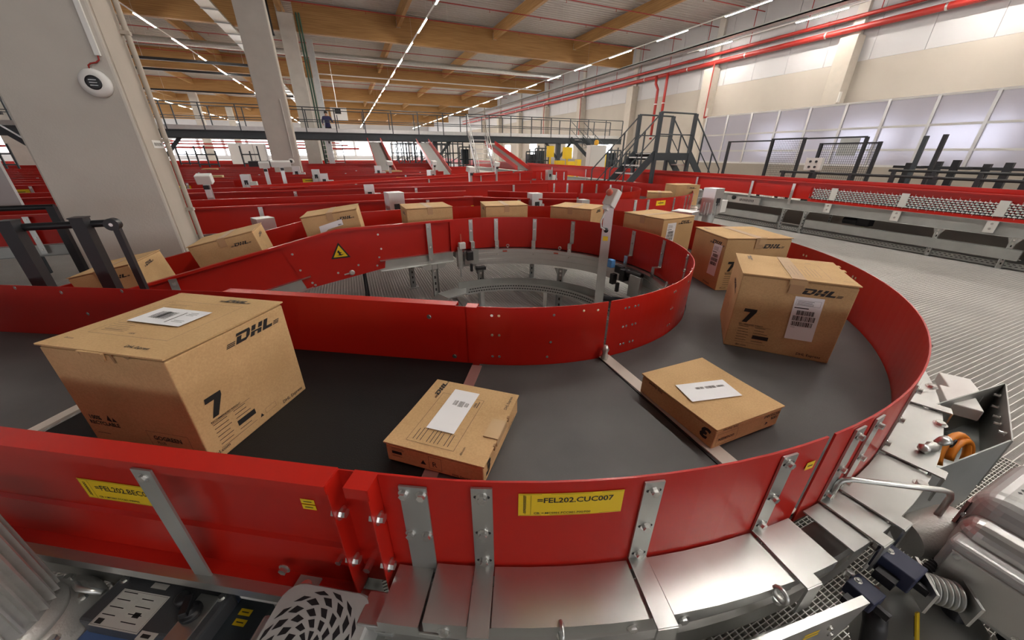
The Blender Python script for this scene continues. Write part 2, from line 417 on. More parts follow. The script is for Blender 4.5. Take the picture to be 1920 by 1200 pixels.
for k in range(6):
    x0 = -17 + 5 * k; b = MB(); b.bx(x0, x0 + 4.3, YB + .02, YB + .06, .4, 2.7); o = b.build('window_%d' % n, 'backlight', kind='structure'); n += 1
    b = MB()
    for i in range(5): b.bx(x0 + 1.075 * i - .04, x0 + 1.075 * i + .04, YB + .064, YB + .10, .4, 2.7)
    b.bx(x0, x0 + 4.3, YB + .064, YB + .10, .34, .4); b.bx(x0, x0 + 4.3, YB + .064, YB + .10, 2.7, 2.76); b.build('window_frame', 'offwhite', o, world=False)
# glulam main beams across the hall
BY = [29, 44.5, 60.2, 75.9, 91.6, 107.3]
for i, y in enumerate(BY):
    b = MB(); b.bx(XL, -2.35, y - .16, y + .16, 7.33, 8.75); b.bx(-1.45, XW - .5, y - .16, y + .16, 7.33, 8.75)
    if i: b.bx(-2.35, -1.45, y - .16, y + .16, 7.33, 8.75)
    tag(b.build('roof_beam', 'wood'), '%s deep glulam beam across the hall under the roof, counted from the camera' % ORD[i], 'beam', 'main roof beams')
for i in range(len(BY) - 1):
    for k, x in enumerate((-21.6, -15.1, -8.6, -2.1 + .0, 4.4, 10.9, 17.4)):
        b = MB(); b.bx(x - .1, x + .1, BY[i] + .16, BY[i + 1] - .16, 8.14, 8.80)
        tag(b.build('purlin', 'wood'), 'glulam purlin, %s from the left wall side, between %s and %s main beam' % (ORD[k], ORD[i], ORD[i + 1]), 'purlin', 'roof purlins')
for k, x in enumerate((-21.6, -15.1, -8.6, -2.1, 4.4, 10.9, 17.4)):
    b = MB(); b.bx(x - .1, x + .1, 13.2, 28.84, 8.14, 8.80)
    o = b.build('purlin', 'wood'); tag(o, 'nearest glulam purlin, %s from the left wall side, before the first main beam' % ORD[k], 'purlin', 'roof purlins')
    b = MB(); b.bx(x - .12, x + .12, 28.815, 28.838, 8.12, 8.5); b.build('beam_hanger', 'galv', o, world=False)
# sprinkler pipes under the roof sheet
for k, y in enumerate((17.4, 20.3, 23.2, 26.2, 31.6, 34.6, 39.3, 41.2, 47.5, 51, 54.6)):
    b = MB(); b.smooth = True; b.cyl((-40, y, 8.02), (22.4, y, 8.02), .024, 8)
    o = tag(b.build('sprinkler_pipe', 'redpipe'), 'thin red sprinkler pipe under the roof sheet, %s from the camera' % ORD[k], 'pipe', 'sprinkler pipes')
    b = MB()
    x = -38.
    while x < 22: b.part(); b.cyl((x, y, 8.0), (x, y, 7.9), .012, 6); b.cyl((x, y, 7.9), (x, y, 7.89), .028, 6); x += 3.1
    b.build_parts('sprinkler_head', 'redpipe', o, world=False)
    b = MB()
    x = -36.5
    while x < 22: b.part(); b.cyl((x, y, 8.03), (x, y, 8.87), .006, 4); x += 6.2
    b.build_parts('hanger_rod', 'galv', o, world=False)
# round duct and conduits across
b = MB(); b.cyl((-40, 37.6, 7.95), (21, 37.6, 7.95), .20, 18)
o = tag(b.build('air_duct', 'galv'), 'round silver duct hanging across the hall behind the first beam', 'duct')
b = MB()
for k in range(20): x = -38 + 3 * k; b.part(); b.cyl((x - .03, 37.6, 7.95), (x + .03, 37.6, 7.95), .215, 18)
b.build_parts('duct_collar', 'alu', o, world=False)
b = MB(); b.bx(-1.4, 22, 43.2, 43.5, 7.52, 7.58)
tag(b.build('conduit_tray', 'offwhite'), 'thin pale cable tray across the hall in front of the second beam', 'cable tray')
for k, (y, z, xa, xb) in enumerate(((36.2, 6.55, -14.5, -5.4), (43.0, 6.9, -34, -4.6), (55, 6.8, -40, -4.5))):
    b = MB(); b.bx(xa, xb, y - .1, y + .1, z, z + .16)
    o = tag(b.build('busbar_trunking', 'black'), 'dark busbar trunking under the roof on the left, %s from the camera' % ORD[k], 'trunking')
    b = MB()
    for q in range(4): xx = xa + .3 + (xb - xa - .6) * q / 3; b.part(); b.cyl((xx, y, z + .16), (xx, y, 8.87), .008, 6)
    b.build_parts('hanger_rod', 'galv', o, world=False)
# ladder tray along the left
b = MB(); b.bx(-5.22, -5.17, 16, 70, 7.2, 7.3); b.bx(-4.63, -4.58, 16, 70, 7.2, 7.3); b.bx(-5.2, -4.6, 16, 70, 7.205, 7.215)
o = tag(b.build('cable_ladder', 'galv'), 'wide perforated grey cable tray hanging lengthwise at upper left', 'cable tray')
b = MB()
for k in range(24): b.part(); b.bx(-5.25, -4.55, 17 + 2.2 * k, 17.06 + 2.2 * k, 7.16, 7.20)
b.build_parts('cross_rung', 'galvdull', o, world=False)
b = MB()
for k in range(12): b.part(); b.cyl((-5.2, 17 + 4.4 * k, 7.16), (-5.2, 17 + 4.4 * k, 8.87), .008, 6)
b.build_parts('hanger_rod', 'galv', o, world=False)

# ------------------------------------------------------------------ light lines
def lamp_row(x, z, starts, ln, rowname, group, nlbl):
    y0, y1 = starts[0] - 1, starts[-1] + ln + 1
    b = MB(); b.bx(x - .03, x + .03, y0, y1, z + .034, z + .075)
    o = tag(b.build('lamp_rail', 'white'), 'white lamp rail carrying the light bars of the %s' % rowname, 'lamp rail')
    b = MB(); y = y0 + 1
    while y < y1: b.part(); b.cyl((x, y, z + .07), (x, y, ZC), .004, 4); y += 4.55
    b.build_parts('suspension_wire', 'galv', o, world=False)
    k = 0
    for y in starts:
        if y > nlbl: k += 1; lb = '%s light bar from the camera in the %s' % (ORD[k - 1], rowname)
        else: lb = 'light bar of the %s hanging out of frame above the camera' % rowname
        t = thing('ceiling_light', lb, 'ceiling lamp', (x, y + ln / 2, z), group=group)
        h = MB(); h.bx(x - .038, x + .038, y, y + ln, z + .002, z + .034); h.build('housing', 'white', t)
        h = MB(); h.bx(x - .027, x + .027, y + .01, y + ln - .01, z - .010, z + .0015); h.build('diffuser', 'led', t)
lamp_row(4.78, 6.93, [22.1 + 4.55 * k for k in range(-7, 20)], 2.45, 'middle lamp row', 'light bars of the middle row', 19)
lamp_row(17.9, 6.93, [18.2 + 4.5 * k for k in range(-6, 21)], 2.25, 'right lamp row', 'light bars of the right row', 12.5)
lamp_row(-8.2, 6.93, [22.35 + 4.55 * k for k in range(-1, 20)], 2.4, 'left lamp row', 'light bars of the left row', 25.5)
lamp_row(-20.6, 6.93, [22.35 + 4.55 * k for k in range(0, 19)], 2.4, 'far left lamp row', 'light bars of the far left row', 56)
lamp_row(21.9, 6.93, [-3, 1.2, 7, 12.9, 18.7], 2.25, 'wall lamp row', 'light bars of the wall row', 10)

# ------------------------------------------------------------------ columns
def big_column(name, label, x0, x1, y0, y1, top, cham=.0):
    t = thing(name, label, 'column', ((x0 + x1) / 2, (y0 + y1) / 2, FLOOR))
    b = MB(); b.bx(x0, x1, y0, y1, -1.36, top); b.build('shaft', 'conc', t, bevel=.02)
    return t
t = big_column('concrete_column', 'nearest concrete column, huge, with a white round alarm on its face', -2.50, -1.71, 4.72, 5.16, 8.7)
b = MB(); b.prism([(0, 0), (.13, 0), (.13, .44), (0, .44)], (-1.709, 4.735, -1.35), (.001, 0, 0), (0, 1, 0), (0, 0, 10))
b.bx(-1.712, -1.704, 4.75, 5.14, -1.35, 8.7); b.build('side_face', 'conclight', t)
b = MB(); b.cyl((-1.66, 5.12, -.6), (-1.66, 5.12, 8.6), .022, 10)
tag(b.build('downpipe', 'conclight'), 'thin cream conduit running up the side of the nearest column', 'pipe')
b = MB()
for z in (.35, 1.02, 1.9, 3.0): b.part(); b.bx(-1.705, -1.635, 5.095, 5.145, z, z + .03)
b.build_parts('pipe_clip', 'conclight', t)
b = MB(); b.bx(-1.790, -1.755, 4.695, 4.718, 1.66, 8.6); b.build('cable_duct', 'white', t)
t2 = thing('alarm_sounder', 'round white alarm sounder with dark centre on the nearest column', 'alarm', (-1.86, 4.72, 1.46))
b = MB(); b.lathe((-1.86, 4.719, 1.46), (0, -1, 0), [(.10, 0), (.108, .012), (.100, .035), (.075, .048), (.055, .050)], 28); b.build('housing', 'white', t2)
b = MB(); b.lathe((-1.86, 4.669, 1.46), (0, -1, 0), [(.054, 0), (.050, .004), (.03, .001)], 24); b.build('sounder_grille', 'black', t2)
b = MB()
for k in range(3): b.part(); b.box((-1.86, 4.666, 1.44 + .02 * k), (.05, .004, .004))
b.build_parts('grille_rib', 'alu', t2)
b = MB(); b.tube([(-1.773, 4.70, 1.66), (-1.775, 4.70, 1.63), (-1.80, 4.70, 1.61), (-1.84, 4.70, 1.60), (-1.86, 4.70, 1.585), (-1.86, 4.70, 1.555)], .006); b.build('cable', 'redpipe', t2)
f = MB(); fc = Face(f, (-1.700, 4.9, 1.0), (0, 1, 0), (0, 0, 1)); fc.rect(0, -.035, .24, .07); f.build('asset_plate', 'white', t)
f = MB(); fc = Face(f, (-1.698, 4.9, 1.0), (0, 1, 0), (0, 0, 1))
for k in range(6): fc.rect(.03 + k * .03, -.015, .014, .028)
f.build('plate_print', 'ink', t)
t = big_column('concrete_column', 'second concrete column, rising through the walkway bridge on its near side', -2.46, -1.60, 16.3, 16.8, 8.7)
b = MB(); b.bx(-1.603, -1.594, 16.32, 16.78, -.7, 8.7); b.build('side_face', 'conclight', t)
b = MB(); b.lathe((-1.87, 16.298, .64), (0, -1, 0), [(.10, 0), (.10, .03), (.06, .05)], 20); o = b.build('alarm', 'white', t)
b = MB(); b.lathe((-1.87, 16.247, .64), (0, -1, 0), [(.05, 0), (.04, .004)], 16); b.build('alarm_centre', 'black', o, world=True)
b = MB(); b.bx(-1.78, -1.755, 16.27, 16.296, .8, 2.6); b.bx(-1.86, -1.755, 16.27, 16.296, .78, .8); b.build('cable_duct', 'offwhite', t)
b = MB(); b.cyl((-2.66, 28.3, 7.0), (-2.66, 28.3, 8.8), .07, 12); b.cyl((-2.66, 28.3, 6.9), (-2.66, 28.3, 7.0), .09, 12)
tag(b.build('drain_pipe', 'black'), 'black drain pipe high up between the second and third column', 'pipe')
t = big_column('concrete_column', 'third concrete column, behind the walkway bridge with pipes on its right side', -2.30, -1.50, 28.6, 29.4, 8.13)
b = MB(); b.cyl((-1.30, 28.7, FLOOR), (-1.30, 28.7, 8.2), .05, 10); b.cyl((-1.16, 28.7, FLOOR), (-1.16, 28.7, 8.2), .05, 10)
tag(b.build('riser_pipes', 'green'), 'pair of dark green riser pipes beside the third column', 'pipe')
b = MB(); b.bx(-1.06, -.72, 28.6, 28.9, FLOOR, 7.0)
tag(b.build('riser_tray', 'galv'), 'upright galvanised cable tray right of the third column', 'cable tray')
for k, (x, y) in enumerate(((-2.3, 44.2), (-2.3, 59.9), (-2.3, 75.6), (-15.9, 28.7), (-15.9, 44.2), (-15.9, 59.9), (-15.9, 75.6), (-29, 44.2), (-29, 59.9))):
    t = big_column('concrete_column', 'distant concrete column %s, %s row' % (ORD[k % 3 if k < 3 else (k - 3) % 4 if k < 7 else k - 7] + ' from the camera', 'middle' if k < 3 else 'left' if k < 7 else 'outer left'), x, x + .8, y, y + .6, 7.32)
for k in range(9):
    y = 4.9 + 7.78 * k
    t = thing('wall_column', 'concrete column projecting from the right wall, %s from the camera' % ORD[k], 'column', (23.2, y + .4, FLOOR), group='right wall columns')
    b = MB(); b.bx(22.9, 23.5, y, y + .75, FLOOR, 6.05); b.build('shaft', 'conclight', t, bevel=.015)
    b = MB(); b.bx(23.28, 23.5, y + .15, y + .6, 6.05, ZC); b.build('upper_post', 'conc', t)
    if k in (1, 2): b = MB(); b.bx(22.88, 23.05, y - .05, y, 3.3, 3.75); b.build('junction_box', 'offwhite', t)
# red pipes on the right wall
for nm, x, z, r in (('lower', 23.1, 6.33, .13), ('upper', 23.05, 6.78, .085)):
    t = thing('fire_main', '%s of the two thick red pipes along the right wall' % nm, 'pipe', (x, 20, z))
    b = MB(); b.smooth = True; b.cyl((x, -12, z), (x, 80, z), r, 14); b.build('pipe', 'redpipe', t)
    b = MB()
    for k in range(18): b.part(); b.cyl((x, -3 + 4.3 * k, z), (x, -2.93 + 4.3 * k, z), r + .015, 14)
    b.build_parts('coupling', 'galv' if nm == 'lower' else 'redpipe', t)
for k, y in enumerate((25.15, 24.35)):
    t = thing('fire_riser', '%s of the two red riser pipes going down the right wall' % ('left', 'right')[k], 'pipe', (22.5, y, 2))
    b = MB(); b.smooth = True
    b.tube([(22.75, y + (.35 if k == 0 else 0), 6.3), (22.75, y + (.3 if k == 0 else 0), 5.8), (22.75, y, 5.4), (22.75, y, 2.0)], .10, 10); b.build('pipe', 'redpipe', t)
    b = MB()
    for z in (2.15, 4.4): b.part(); b.cyl((22.75, y, z), (22.75, y, z + .06), .13, 12)
    b.build_parts('clamp', 'galv', t)
for k, (y, z1) in enumerate(((20.45, 3.2), (36.0, 2.4), (44, 2.4))):
    b = MB(); b.smooth = True; b.cyl((22.84, y, 6.3), (22.84, y, z1), .035, 8); b.cyl((22.84, y, z1), (22.84, y - .35, z1), .05, 8)
    tag(b.build('drop_pipe', 'redpipe'), 'thin red drop pipe beside a wall column, %s from the camera' % ORD[k], 'pipe')
for k in range(14):
    b = MB(); y = 6 + 3.1 * k; b.cyl((23.05, y, 6.8), (23.05, y, 8.8), .022, 6)
    tag(b.build('pipe_hanger', 'redpipe'), 'red vertical branch pipe above the wall mains, %s from the camera' % ORD[k], 'pipe', 'red branch pipes over the mains')
b = MB(); b.bx(22.0, 22.5, -4, 80, 7.25, 7.31); b.bx(22.0, 22.03, -4, 80, 7.25, 7.36)
tag(b.build('wall_cable_tray', 'galvdull'), 'long grey cable tray above the red pipes along the right wall', 'cable tray')

# ------------------------------------------------------------------ clear ribbed screen along the right
t = thing('polycarbonate_screen', 'tall clear ribbed screen in a pale metal frame on a low wall', 'screen', (18, 10, .57))
PY = [1.9 + 1.27 * k for k in range(12)]
for y in PY: b = MB(); b.bx(17.95, 18.07, y - .04, y + .04, .56, 2.70); b.build('post', 'alu', t)
for z in (2.70, 1.84, 1.10, .57): b = MB(); b.bx(17.96, 18.04, PY[0], PY[-1], z - .034, z + .034); b.build('rail', 'white', t)
for i in range(11):
    for z0, z1 in ((.60, 1.07), (1.13, 1.81), (1.87, 2.67)):
        b = MB(); b.bx(18.0, 18.012, PY[i] + .042, PY[i + 1] - .042, z0, z1); b.build('pane', 'poly', t)
b = MB(); b.bx(17.9, 18.15, -4, 40, FLOOR - .02, .53); tag(b.build('low_wall', 'concwall'), 'long low beige concrete wall under the clear screen', 'wall')
# ------------------------------------------------------------------ conveyors
HW = .468
def wall_prof(side, h=.30, flange=.045, lo=-.03):
    p = [(HW, lo), (HW, h), (HW + flange, h), (HW + flange, h - .02), (HW + flange - .003, h - .02), (HW + flange - .003, h - .003), (HW + .003, h - .003), (HW + .003, lo)]
    return [(side * a, z) for a, z in p]
def chan_prof(side, z0=-.16, z1=-.035, a0=.004, w=.045):
    p = [(HW + a0, z0), (HW + a0 + w, z0), (HW + a0 + w, z0 + .003), (HW + a0 + .003, z0 + .003), (HW + a0 + .003, z1 - .003), (HW + a0 + w, z1 - .003), (HW + a0 + w, z1), (HW + a0, z1)]
    return [(side * a, z) for a, z in p]
def leg_mesh(p, nx, top):
    """slotted support leg with foot plate at plan point p, nx = unit direction across the conveyor"""
    b = MB(); x, y = p; n = Vector((nx[0], nx[1], 0)); t = Vector((-nx[1], nx[0], 0)); O = Vector((x, y, 0))
    Rm = Matrix((n, t, Vector((0, 0, 1)))).transposed()
    b.box(O + Vector((0, 0, (top + FLOOR) / 2)), (.004, .06, top - FLOOR), Rm)
    for s in (-1, 1): b.box(O + n * .018 + t * .03 * s + Vector((0, 0, (top + FLOOR) / 2)), (.04, .004, top - FLOOR), Rm)
    b.prism([(-.075, 0), (.075, 0), (.03, -.10), (-.03, -.10)], O + n * .004 + Vector((0, 0, top)), t, (0, 0, 1), n * .004)
    b.box(O + n * .01 + Vector((0, 0, FLOOR + .004)), (.09, .13, .008), Rm)
    b.cur = 1
    k = FLOOR + .08
    while k < top - .12: b.box(O - n * .003 + Vector((0, 0, k)), (.003, .016, .03), Rm); b.box(O + n * .0035 + Vector((0, 0, k)), (.003, .016, .03), Rm); k += .07
    b.cur = 2
    for z in (top - .03, top - .075): b.bolt(O - n * .004 + Vector((0, 0, z)), -n, .008); b.bolt(O + n * .01 + Vector((0, 0, z)), n, .008)
    return b
def path_len(path): return [0] + [(Vector(path[i + 1]) - Vector(path[i])).length for i in range(len(path) - 1)]
def at(path, s):
    for i in range(len(path) - 1):
        d = Vector(path[i + 1]) - Vector(path[i])
        if s <= d.length or i == len(path) - 2:
            d2 = d.normalized(); n = Vector((-d2.y, d2.x, 0)).normalized(); return Vector(path[i]) + d2 * s, d2, n
        s -= d.length
def strap_straight(pt, n, side, z1=.28, z0=-.13, w=.05, off=.047, bolts=(.25, .05, -.08)):
    b = MB(); t = Vector((-n.y, n.x, 0)); O = pt + n * side * (HW + off)
    Rm = Matrix((n, t, Vector((0, 0, 1)))).transposed()
    b.box(O + n * side * .0025 + Vector((0, 0, (z0 + z1) / 2)), (.005, w, z1 - z0), Rm)
    b.cur = 1
    for z in bolts: b.bolt(O + n * side * .005 + Vector((0, 0, z)), n * side, .009)
    return b
def conveyor(name, label, path, group=None, belt='beltblack', straps=(), sides=(1, -1), legs=True, detail=True, z0=0, h=.30, step=2.2):
    path = [Vector(p) + Vector((0, 0, z0)) for p in path]
    t = thing(name, label, 'conveyor', (path[0].x, path[0].y, path[0].z), group=group)
    b = MB(); b.sweep(path, [(-HW + .004, -.025), (HW - .004, -.025), (HW - .004, 0), (-HW + .004, 0)][::-1]); recalc(b.build('belt', belt, t))
    for s in sides:
        b = MB(); b.sweep(path, wall_prof(s, h)); recalc(b.build('side_wall', 'red', t))
        if detail: b = MB(); b.sweep(path, chan_prof(s)); recalc(b.build('side_channel', 'galvdull', t))
    L = sum(path_len(path))
    if detail:
        k = .9
        while k < L - .3:
            p, d, n = at(path, k)
            for s in sides: strap_straight(p, n, s).build('strap_bracket', ['galv', 'bolt'], t)
            k += step
    if legs:
        k = .8
        while k < L - .3:
            p, d, n = at(path, k)
            for s in (1, -1): leg_mesh((p.x + n.x * s * (HW + .02), p.y + n.y * s * (HW + .02)), n * s, p.z - .16).build('leg', ['galvdull', 'black', 'bolt'], t)
            k += 3.0
    return t
def yellow_sign(parent, O, U, V, w, h, txt=None, sub=None, name='yellow_label', vert=None):
    O, U, V = Vector(O), Vector(U), Vector(V); n = U.cross(V).normalized()
    b = MB(); Face(b, O, U, V).rect(0, 0, w, h); o = b.build(name, 'yellow', parent)
    b = MB(); f = Face(b, O + n * .0006, U, V)
    if txt:
        f.text(txt, w * .56, h * .50, h * .36, bold=.012, align='c')
        f.text(sub, w * .16, h * .10, h * .13, bold=.012); f.rect(w * .125, h * .04, .0008, h * .92)
        f.text(vert or '-00000000', w * .085, h * .12, h * .17, rot=pi / 2, bold=.01)
        f.frame(.002, .002, w - .004, h - .004, .0007)
    else:
        f.rect(w * .2, h * .42, w * .6, h * .16)
    b.build('label_print', 'ink', o)
    return o

CX, CY, RI, RO = 1.09, 2.52, 1.27, 2.206
def pol(r, a, z=0, c=(CX, CY)): return Vector((c[0] + r * cos(rad(a)), c[1] + r * sin(rad(a)), z))
def rad_dir(a): return Vector((cos(rad(a)), sin(rad(a)), 0)), Vector((-sin(rad(a)), cos(rad(a)), 0))
def outer_strap(c, a, w=.046, leg=True, z1=.287, z0=.022, reach=2.362, bolts=(.262, .145, .045), two=False):
    b = MB(); u, t = rad_dir(a); Rm = Matrix((u, t, Vector((0, 0, 1)))).transposed()
    b.box(pol(2.2145, a, (z0 + z1) / 2, c), (.005, w, z1 - z0), Rm)
    if leg:
        b.box(pol((2.212 + reach) / 2, a, z0 + .0025, c), (reach - 2.212, w, .005), Rm)
        b.box(pol(reach, a, z0 - .045, c), (.005, w, .095), Rm)
    b.cur = 1
    for z in bolts:
        for k in ((-.32, .32) if two else (0,)): b.bolt(pol(2.217, a, z, c) + t * k * w, u, .009, .012)
        if not two:
            b.cur = 2
            for k in (-.3, .3): b.cyl(pol(2.2165, a, z, c) + t * k * w, pol(2.2178, a, z, c) + t * k * w, .004, 8)
            b.cur = 1
    return b
def inner_strap(c, a, w=.042, joggle=True):
    b = MB(); u, t = rad_dir(a); Rm = Matrix((u, t, Vector((0, 0, 1)))).transposed()
    z1, zj = .285, .055
    b.box(pol(1.2615, a, (z1 + zj) / 2, c), (.005, w, z1 - zj), Rm)
    b.box(pol(1.233, a, zj, c), (.062, w, .005), Rm)
    b.box(pol(1.2035, a, (zj - .125) / 2, c), (.005, w, zj + .125), Rm)
    b.cur = 1
    for r, z in ((1.259, .262), (1.259, .17), (1.201, 0), (1.201, -.09)): b.bolt(pol(r, a, z, c), -u, .008, .009)
    return b
def curve_conveyor(c, label, a0, a1, outs, ins, plates, group=None, belt='beltgrey', nseg=None, skirt=True):
    t = thing('curve_conveyor', label, 'conveyor', (c[0], c[1], 0), group=group); n = nseg or max(8, int((a1 - a0) / 2.2))
    B = MB(); B.ring(c, [(RI + .006, -.022), (RO - .005, -.022), (RO - .005, 0), (RI + .006, 0)], a0 + .25, a1 - .25, n); recalc(B.build('belt', belt, t))
    B = MB(); B.ring(c, [(RO, -.03), (RO + .005, -.03), (RO + .005, .30), (RO, .30)], a0, a1, n); recalc(B.build('outer_wall', 'red', t))
    B = MB(); B.ring(c, [(RI - .005, -.03), (RI, -.03), (RI, .30), (RI - .005, .30)], a0, a1, n); recalc(B.build('inner_wall', 'red', t))
    B = MB(); B.ring(c, [(RI + .02, -.12), (RO - .02, -.12), (RO - .02, -.05), (RI + .02, -.05)], a0 + .4, a1 - .4, n); recalc(B.build('slider_bed', 'galvdull', t))
    if skirt:
        pr = [(1.245, -.035), (1.20, -.035), (1.20, -.07), (1.195, -.072), (1.195, -.10), (1.20, -.102), (1.20, -.14), (1.195, -.142), (1.195, -.17), (1.20, -.172), (1.20, -.205), (1.245, -.205)]
        B = MB(); B.ring(c, pr, a0, a1, n); recalc(B.build('inner_frame_profile', 'alu', t))
        pr = [(2.23, -.04), (2.315, -.04), (2.315, -.09), (2.30, -.092), (2.30, -.13), (2.315, -.132), (2.315, -.20), (2.23, -.20)]
        B = MB(); B.ring(c, pr, a0, a1, n); recalc(B.build('outer_frame_profile', 'alu', t))
    for (p0, p1, z) in plates:
        B = MB(); B.ring(c, [(2.216, z - .004), (2.335, z - .004), (2.335, z - .035), (2.339, z - .035), (2.339, z), (2.216, z)], p0, p1, max(2, int((p1 - p0) / 2))); recalc(B.build('cover_plate', 'galv', t))
    for a in outs: outer_strap(c, a).build('strap_bracket', ['galv', 'bolt', 'black'], t)
    for a in ins: inner_strap(c, a).build('strap_bracket', ['galv', 'bolt'], t)
    return t

AJ, BJ = -121., 97.
c1 = (CX, CY)
# near module of the foreground bend
t = curve_conveyor(c1, 'short curved belt module in the foreground with the large yellow sign on its red wall', -121, -92.7, (-115.1, -105.35, -96.1), (-117, -105.5), ((-120.7, -118.4, -.005), (-118.1, -115.75, .018), (-114.45, -106.05, .018), (-104.65, -96.75, .018), (-95.4, -93.2, .018)))
outer_strap(c1, -119.0, w=.062, leg=False, z1=.278, z0=-.055, bolts=(.258, .125, -.03), two=True).build('strap_bracket', ['galvdull', 'bolt', 'black'], t)
# the big yellow sign follows the bend
def curved(R, a_mid, z_mid, w):   # (u,v) -> wall point, u to the right seen from outside
    def P(u, v): a = rad(a_mid) + (u - w / 2) / R; return Vector((CX + R * cos(a), CY + R * sin(a), z_mid + v))
    return P
w, h = .232, .070
P = curved(2.2125, -110.05, .199, w); B = MB(); N = 10
B.add([P(w * i / N, v) for i in range(N + 1) for v in (0, h)], [(2 * i, 2 * i + 2, 2 * i + 3, 2 * i + 1) for i in range(N)]); sg = B.build('yellow_label', 'yellow', t)
class CF(Face):
    def __init__(s, mb, f): s.mb = mb; s.f = f
    def P(s, u, v): return s.f(u, v)
B = MB(); f = CF(B, curved(2.2132, -110.05, .199, w))
f.text('=FEL202.CUC007', .125, .042, .0215, bold=.02, align='c', wide=1.06); f.text('CB: =.MCS001.FCC001-F00/F00', .034, .006, .0088, bold=.015, wide=1.1)
f.rect(.027, .005, .0008, .06); f.text('-00900000000F', .017, .006, .0095, rot=pi / 2, bold=.01)
for x, y, ww, hh in ((.002, .002, w - .004, .0007), (.002, h - .003, w - .004, .0007)): f.rect(x, y, ww / 2, hh); f.rect(x + ww / 2, y, ww / 2, hh)
B.build('label_print', 'ink', sg)
yellow_sign(t, pol(2.213, -93.9, .205), rad_dir(-93.6)[1], (0, 0, 1), .030, .026)
B = MB()
for a, z in ((-117.9, .26), (-116.4, .26), (-117.9, .16), (-116.4, .16), (-117.9, .045), (-116.4, .045), (-105, .26), (-105.4, .12), (-106, .04), (-98.5, .27), (-95.2, .265)):
    B.bolt(pol(RI, a, z), rad_dir(a)[0], .0045, .003)
B.build_parts('bolt', 'bolt', t)
B = MB(); B.box(pol(1.74, -92.35, .004), (.93, .058, .006), Matrix.Rotation(rad(-92.35), 3, 'Z')); o = B.build('transfer_strip', 'creamstrip', t)
B = MB(); B.box(pol(1.74, -93.45, .001), (.925, .010, .006), Matrix.Rotation(rad(-93.2), 3, 'Z')); B.build('strip_edge', 'black', o)
B = MB(); B.box(pol(1.70, -121.1, .004), (.80, .048, .006), Matrix.Rotation(rad(-121.1), 3, 'Z')); B.build('transfer_strip', 'mauve', t)
B = MB(); B.lathe(pol(1.30, -93.0, .03), (0, 0, 1), [(.014, -.03), (.018, -.01), (.012, .01), (.019, .03), (.010, .05)], 14); B.build('guide_roller', 'alu', t)
def shackle(parent, p, ax, s=.03):
    """ring bolt standing on a plate"""
    B = MB(); p = Vector(p); ax = Vector(ax); up = Vector((0, 0, 1))
    B.cyl(p, p + up * s * .5, s * .5, 10); B.tube([p + up * s * 1.3 + (ax * cos(k * pi / 6) + up * sin(k * pi / 6)) * s * .8 for k in range(12)], s * .25, 8, True)
    return B.build('eye_bolt', 'galv', parent)
shackle(t, pol(2.345, -110.8, -.012), rad_dir(-110.8)[0], .020); shackle(t, pol(2.352, -98.2, -.01), rad_dir(-98)[0], .020)
B = MB()
for a in (-117, -106.9, -104, -95.2): B.bolt(pol(2.339, a, -.008), rad_dir(a)[0], .010, .008)
B.build_parts('bolt', 'bolt', t)
# long module
t = curve_conveyor(c1, 'long curved belt module sweeping round the loop with the large cartons on it', -92.0, 97, (-89.2, -86.6, -78.5, -67, -52, -38, -20, -2, 16, 35, 55, 75, 92), (88.5, 75.7, 56.3, 37, 19, 4.7, -14.1, -35.2, -52, -70, -88), ((-91.6, -89.75, .018), (-88.7, -87.15, .018), (-86.1, -79.2, .018), (-77.9, -67.6, .018), (-66.3, -52.6, .018), (-51, -38.6, .018), (-37, -20.6, .018)))
B = MB()
for a in (-88, -85.2, -70, -60, -30): 
    for z in (.25, .15, .05): B.bolt(pol(RI, a, z), rad_dir(a)[0], .0045, .003); B.bolt(pol(RI, a + 1, z), rad_dir(a)[0], .0045, .003)
for a in (-40, -32, -26, -12, 2):
    for z in (.24, .13, .07): B.bolt(pol(RO, a, z), -rad_dir(a)[0], .006, .003); B.bolt(pol(RO, a + .8, z), -rad_dir(a)[0], .006, .003)
B.build_parts('bolt', 'bolt', t)
B = MB()
for a in (-81, -70, -62, -55, -48): B.bolt(pol(2.33, a, .018), (0, 0, 1), .014, .010)
B.build_parts('bolt', 'bolt', t)
shackle(t, pol(1.19, 70, -.02), rad_dir(160)[0], .018); shackle(t, pol(1.19, 42, -.02), rad_dir(132)[0], .018); shackle(t, pol(1.20, -28, -.02), rad_dir(60)[0], .022)
for a in (71.5, 44):
    B = MB(); u, tt = rad_dir(a); B.box(pol(1.197, a, -.06), (.004, .05, .014), Matrix((u, tt, Vector((0, 0, 1)))).transposed()); B.build('red_tag', 'redtag', t)
for a, r in ((85.5, 1.16), (40, 1.16), (-20, 1.16), (60, 2.26), (20, 2.26), (-25, 2.26)):
    u, tt = rad_dir(a); s = -1 if r < 2 else 1
    leg_mesh(tuple(pol(r, a).to_2d()), u * s, -.21).build('leg', ['galvdull', 'black', 'bolt'], t)
B = MB(); u, tt = rad_dir(85.5); B.box(pol(1.15, 85.5, -.225), (.07, .11, .03), Matrix((u, tt, Vector((0, 0, 1)))).transposed()); B.build('rubber_pad', 'black', t)
